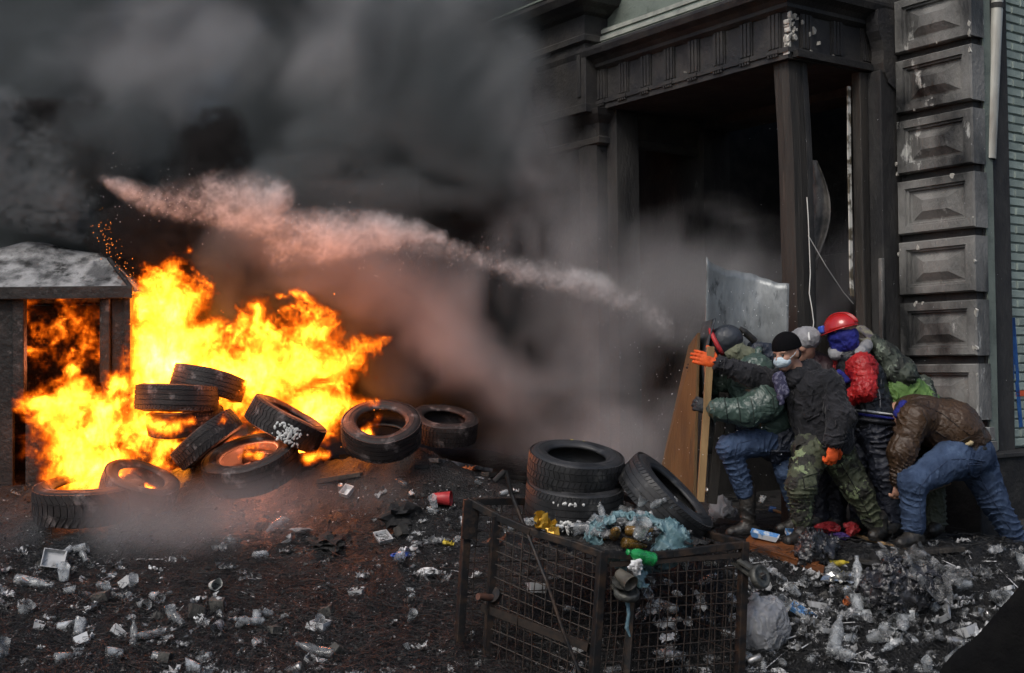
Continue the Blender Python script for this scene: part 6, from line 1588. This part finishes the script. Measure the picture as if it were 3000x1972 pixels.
# pieces the photo lets one pick out
def put(name, me, m, px, py, label, cat, rot=(0, 0, 0), sc=1, lift=.01, loc=None):
    if len(me.materials) == 0: me.materials.append(m)
    o = obj(name, me, None); o.location = (GT(px, py) if loc is None else loc) + Vector((0, 0, lift)); o.rotation_euler = rot; o.scale = (sc, sc, sc) if not isinstance(sc, tuple) else sc
    return tag(o, label, cat)
put('foam_tray', tray_me(.15, .13, .04, 3), m_foam, 157, 1672, 'large square white polystyrene tray propped on edge', 'tray', (1.1, .2, .3), 1.05, .07)
put('paper_cup', cup_me(.4, 8), mat('white_waxed_cup', (.62, .63, .60), .5, (.35, .38, .35), 20), 622, 1735, 'white paper cup with green inside lying by itself', 'cup', (1.3, .6, .4), 1.1, .04)
put('cobble', stone_me(11), m_stone, 570, 1815, 'brownish cobble stone standing apart from the litter', 'stone', (0, .2, .4), 1.15)
put('cobble', stone_me(12), m_stone, 638, 1792, 'flat grey cobble stone near the white paper cup', 'stone', (.2, 0, .1), 1.1)
put('plastic_funnel', cup_me(.1, 5), m_rdl, 1268, 1480, 'faded red plastic cone lying behind the cage', 'cone', (PI / 2, .1, 1.45), 1.55, .05)
put('plastic_bag', wad_me(.075, 15, 'plastic_bag', 3), m_bll, 1175, 1638, 'bright blue crumpled plastic scrap behind the cage', 'plastic scrap', (0, 0, .4), (1.1, .7, .5), .02)
put('wrapper', crumple_me(.08, .06, .04, 41), m_yll, 1312, 1605, 'small yellow wrapper close to the cage post', 'wrapper', (.4, .3, 0), 1, .02)
put('wrapper', crumple_me(.09, .05, .03, 42), m_orl, 770, 1535, 'orange wrapper lying in the ash before the fire', 'wrapper', (.3, 0, .3), 1, .015)
put('wrapper', crumple_me(.10, .05, .03, 43), m_orl, 1365, 1384, 'long orange scrap on the ground beyond the cage', 'wrapper', (.3, 0, .1), 1.3, .015)
put('paper_wad', wad_me(.06, 21, 'paper_wad', 3.5), m_paper, 880, 1570, 'crushed white carton at the foot of the fire slope', 'carton', (0, 0, .3), (1.4, .8, .6), .03)
put('paper_wad', wad_me(.06, 22, 'paper_wad', 3.5), m_paper, 1255, 1690, 'crumpled white and gold wrapper wad behind the cage post', 'wrapper', (0, 0, .3), (1.5, .9, .8), .03)
put('foil_ball', wad_me(.125, 31, 'foil_ball', 6.5, .8), m_foil, 2465, 1725, 'crumpled silver foil sheet shining in the litter', 'foil', (.2, .1, .5), (1.15, .8, .75), .05)
put('yellow_tube', bottle_me(.15, .026, .3, 2), m_yll, 2430, 1675, 'yellow tube with white cap near the foil', 'tube', (PI / 2, 0, 1.9), 1, .04)
put('clear_bag', bag_me((.17, .12, .165), 137, 'clear_bag', .014), m_wbag, 2235, 1895, 'big inflated clear plastic bag in front of the cage corner', 'plastic bag', (0, 0, .3), 1, .12)
put('white_bag', bag_me((.115, .09, .105), 34, 'white_bag', .024), m_wbag, 2115, 1530, 'tied white plastic bag behind the leaning tyre', 'plastic bag', (0, 0, 1), 1, .07)
put('charred_lump', wad_me(.16, 45, 'charred_lump', 4, .6), m_black, 1180, 1520, 'mound of charred tyre remains behind the cage', 'debris', (0, 0, 1), (1.3, .8, .9), .03)
put('charred_lump', wad_me(.15, 46, 'charred_lump', 4, .6), m_black, 960, 1600, 'low lump of burnt rubber in the ash', 'debris', (0, 0, 2), (1.6, .8, .6), .02)
put('charred_lump', wad_me(.17, 47, 'charred_lump', 4, .6), m_black, 2590, 1690, 'bristling clump of burnt tyre wire beside the black sheeting', 'debris', (0, 0, 2), (1.0, .8, .9), .05)
put('black_bag', bag_me((.19, .11, .09), 35, 'black_bag', .04), m_bbag, 2390, 1635, 'crumpled black plastic bag beside the flag pole', 'plastic bag', (0, 0, 1), 1, .04)
put('black_bag', bag_me((.28, .20, .13), 36, 'black_bag', .06), m_bbag, 2640, 1745, 'dark heap of burnt plastic sheeting under clear film', 'plastic sheet', (0, 0, .5), 1, .03)
put('plastic_film', crumple_me(.52, .34, .17, 37, 26, 'plastic_film'), m_film, 2705, 1770, 'large torn clear film spread over the black sheeting', 'plastic film', (.5, .25, -.75), 1, .14)
put('juice_carton', tray_me(.16, .07, .03, 4), mat('blue_white_carton', (.10, .25, .50), .4, (.55, .58, .6), 14, (.48, .54)), 2240, 1620, 'blue and white carton on the brown board', 'carton', (.2, .2, -.3), 1.2, .10)
put('juice_carton', tray_me(.17, .06, .03, 5), MATS['blue_white_carton'], 2330, 1600, 'blue striped wrapper leaning near the flag pole', 'wrapper', (.8, .1, .5), 1.1, .07)
put('juice_carton', tray_me(.15, .06, .03, 6), MATS['blue_white_carton'], 2350, 1820, 'blue and white printed packet in front of the foil', 'packet', (.3, .5, -.5), 1.2, .03)
put('orange_scrap', crumple_me(.06, .05, .04, 44), m_orl, 2482, 1785, 'small bright orange scrap below the foil', 'scrap', (1, .4, 0), 1, .03)
put('red_bag', wad_me(.09, 38, 'red_bag', 3), m_rdl, 2430, 1560, 'red cloth bundle on the ground behind the masked man', 'cloth', (0, 0, 0), (1, .8, .8), .04, P(2428, 1562, 9.0))
put('red_bag', wad_me(.08, 39, 'red_bag', 3), m_rdl, 2495, 1560, 'red cloth bundle next to the violet one', 'cloth', (0, 0, 0), (.8, .8, 1), .03, P(2494, 1562, 8.98))
put('violet_bag', wad_me(.07, 40, 'violet_bag', 3), mat('violet_cloth', (.09, .05, .22), .7), 2460, 1575, 'violet cloth bundle between the red ones', 'cloth', (0, 0, 0), (1.2, .8, .6), 0, P(2462, 1572, 8.95))
put('cigarette_pack', tray_me(.09, .06, .025, 7), m_foam, 2425, 1868, 'flattened white box by the printed packet', 'box', (.2, .1, .3), 1.3, .03)
# ---------------------------------------------------------------- things on top of the cage
def on_cage(x, y, up=.02): return Vector((x, y, cage_z(x, y) + up))
bc = P(1888, 1590, 7.62)
bpr = [('e', bc, (.27, .15, .17)), ('e', bc + Vector((-.16, -.02, .05)), (.20, .13, .12)), ('c', bc + Vector((-.10, -.13, -.02)), bc + Vector((-.05, -.24, -.20)), .04, .03)]
tb = obj('teal_bag', sdf_mesh('teal_bag', bpr, h=.009, k=.05, fold=.028, ffreq=8, ridge=.7, seed=95, sub=[('e', bc + Vector((-.10, -.14, .06)), (.20, .17, .12)), ('e', bc + Vector((-.05, -.02, .02)), (.20, .11, .10))]), m_teal)
tag(tb, 'torn teal plastic bag spilling rubbish over the cage rim', 'plastic bag')
put('green_bottle', bottle_me(.20, .042, .15, 3), m_grn, 0, 0, 'bright green plastic bottle on the cage rubbish', 'bottle', (1.25, .2, -1.1), 1, 0, P(1915, 1640, 7.36))
put('foil_wad', wad_me(.05, 51, 'foil_wad', 5), m_foil, 0, 0, 'silver foil wad at the mouth of the teal bag', 'foil', (0, 0, 0), 1, 0, P(1885, 1570, 7.45))
put('clear_tub', cup_me(.1, 9), m_clear, 0, 0, 'clear tub standing in the mouth of the teal bag', 'tub', (.5, .3, 0), 1.3, 0, P(1870, 1575, 7.40))
for k, (px, py, Y) in enumerate(((1800, 1570, 7.5), (1835, 1555, 7.5), (1825, 1590, 7.42), (1775, 1585, 7.55))):
    put('brown_bottle', bottle_me(.17, .033, .4, 4), m_brn, 0, 0, ('amber bottle lying deepest in the teal bag', 'amber crushed bottle beside the foil wad', 'amber bottle at the lip of the teal bag', 'amber bottle nearest the cage corner post')[k], 'bottle', (1.2 + .3 * k, .3 * k, 1.1 * k), 1, 0, P(px, py, Y))
put('gold_wrapper', crumple_me(.13, .10, .07, 61), mat('gold_foil', (.45, .26, .03), .3, (.25, .14, .02), 15, metal=.6), 0, 0, 'gold foil wrapper below the stacked tyres', 'wrapper', (.5, .2, .2), 1.1, 0, P(1595, 1545, 7.6))
put('white_flower_wad', wad_me(.045, 62, 'paper_wad', 5), m_paper, 0, 0, 'white tissue wad over the cage corner', 'tissue', (0, 0, 0), (1, 1, 1.4), 0, P(1865, 1660, 7.28))
put('brown_tub', cup_me(.05, 3), mat('scorched_tub', (.10, .09, .07), .4, (.04, .035, .03), 12), 0, 0, 'scorched plastic tub tipped over the cage corner', 'tub', (2.0, .3, .8), 1.25, 0, P(1812, 1680, 7.27))
rc = random.Random(12)
for k in range(72):
    t, s_ = rc.random(), rc.random()
    if k < 26: p = TL.lerp(TF, .15 + .8 * t) + Vector((.10 + .12 * s_, .12 + .12 * s_, 0))
    elif k < 54: p = TF.lerp(TR, .05 + .6 * t) + Vector((-.03, .06 + .2 * s_, 0))
    else: p = Vector((rc.uniform(.55, 1.1), rc.uniform(7.5, 7.85), 0))
    p.z = cage_z(p.x, p.y) + .015 + (.05 * rc.random() if k >= 26 else .03)
    key = rc.choice(['plastic_cup', 'plastic_cup', 'crumpled_wad', 'crumpled_paper', 'plastic_wrapper', 'plastic_cup', 'plastic_bottle'])
    litter(key, 0, 0, p, rc.uniform(.75, 1.1), reg='on top of the cage')
# spilled litter seen through the mesh
for k in range(26):
    p = TF.lerp(TR, rc.uniform(.2, .98)).lerp(BF.lerp(BR, .5), rc.uniform(.05, .9)) + Vector((-.02, .06 + .12 * rc.random(), 0))
    key = rc.choice(['plastic_cup', 'crumpled_wad', 'crumpled_paper', 'plastic_wrapper'])
    litter(key, 0, 0, p, rc.uniform(.7, 1.1), reg='behind the cage mesh')
SHORT = {'plastic_cup': 'cup', 'crumpled_paper': 'paper scrap', 'plastic_wrapper': 'wrapper', 'plastic_bottle': 'bottle', 'foam_tray': 'tray', 'tin_can': 'can', 'straw': 'stick', 'cobble': 'cobble', 'crumpled_wad': 'balled wrapper'}
LP = np.array([o.location[:] for o, _, _ in LIT]); kinds = np.array([k for _, k, _ in LIT])
for i, (o, key, rg_) in enumerate(LIT):
    d_ = np.linalg.norm(LP - LP[i], axis=1); d_[kinds == key] = 9
    j = int(np.argmin(d_)); o['label'] = o['label'] + ' next to a ' + SHORT[kinds[j]] + ' ' + rg_
# ---------------------------------------------------------------- drops of the water jet and sparks
g = np.random.default_rng(81); mb = MB()
def drop(c, s):
    v = [c + Vector(q) * s for q in ((1, 0, 0), (-1, 0, 0), (0, 1, 0), (0, -1, 0), (0, 0, 1.3), (0, 0, -1.3))]
    mb.add(v, [(0, 2, 4), (2, 1, 4), (1, 3, 4), (3, 0, 4), (2, 0, 5), (1, 2, 5), (3, 1, 5), (0, 3, 5)])
for _ in range(260):
    drop(P(g.uniform(1750, 2350), g.uniform(850, 1400), g.uniform(8.6, 9.4)), g.uniform(.0012, .0032))
for _ in range(90): drop(P(g.uniform(2150, 2950), g.uniform(200, 1300), g.uniform(8.7, 9.3)), g.uniform(.001, .0022))
for _ in range(420):
    t = g.random(); drop(P(300 + 1600 * t + g.normal(0, 30), 540 + 330 * t + g.normal(0, 55), g.uniform(9.9, 10.3)), g.uniform(.0015, .004))
mb.build('water_drops', mat('water_drops', (.8, .82, .84), .15, spec=.8), kind='stuff')
mb = MB()
for _ in range(90):
    t = g.random(); drop(P(285 + 110 * t + g.normal(0, 12), 650 + 190 * t + g.normal(0, 24), 10.45), g.uniform(.001, .0028))
for _ in range(60): drop(P(g.uniform(350, 1150), g.uniform(850, 1330), g.uniform(9.8, 10.2)), g.uniform(.0015, .004))
m_sp = bpy.data.materials.new('sparks'); m_sp.use_nodes = True; b_ = m_sp.node_tree.nodes['Principled BSDF']
b_.inputs['Base Color'].default_value = (.1, .02, 0, 1); b_.inputs['Emission Color'].default_value = (1, .25, .03, 1); b_.inputs['Emission Strength'].default_value = 4
mb.build('sparks', m_sp, kind='stuff')
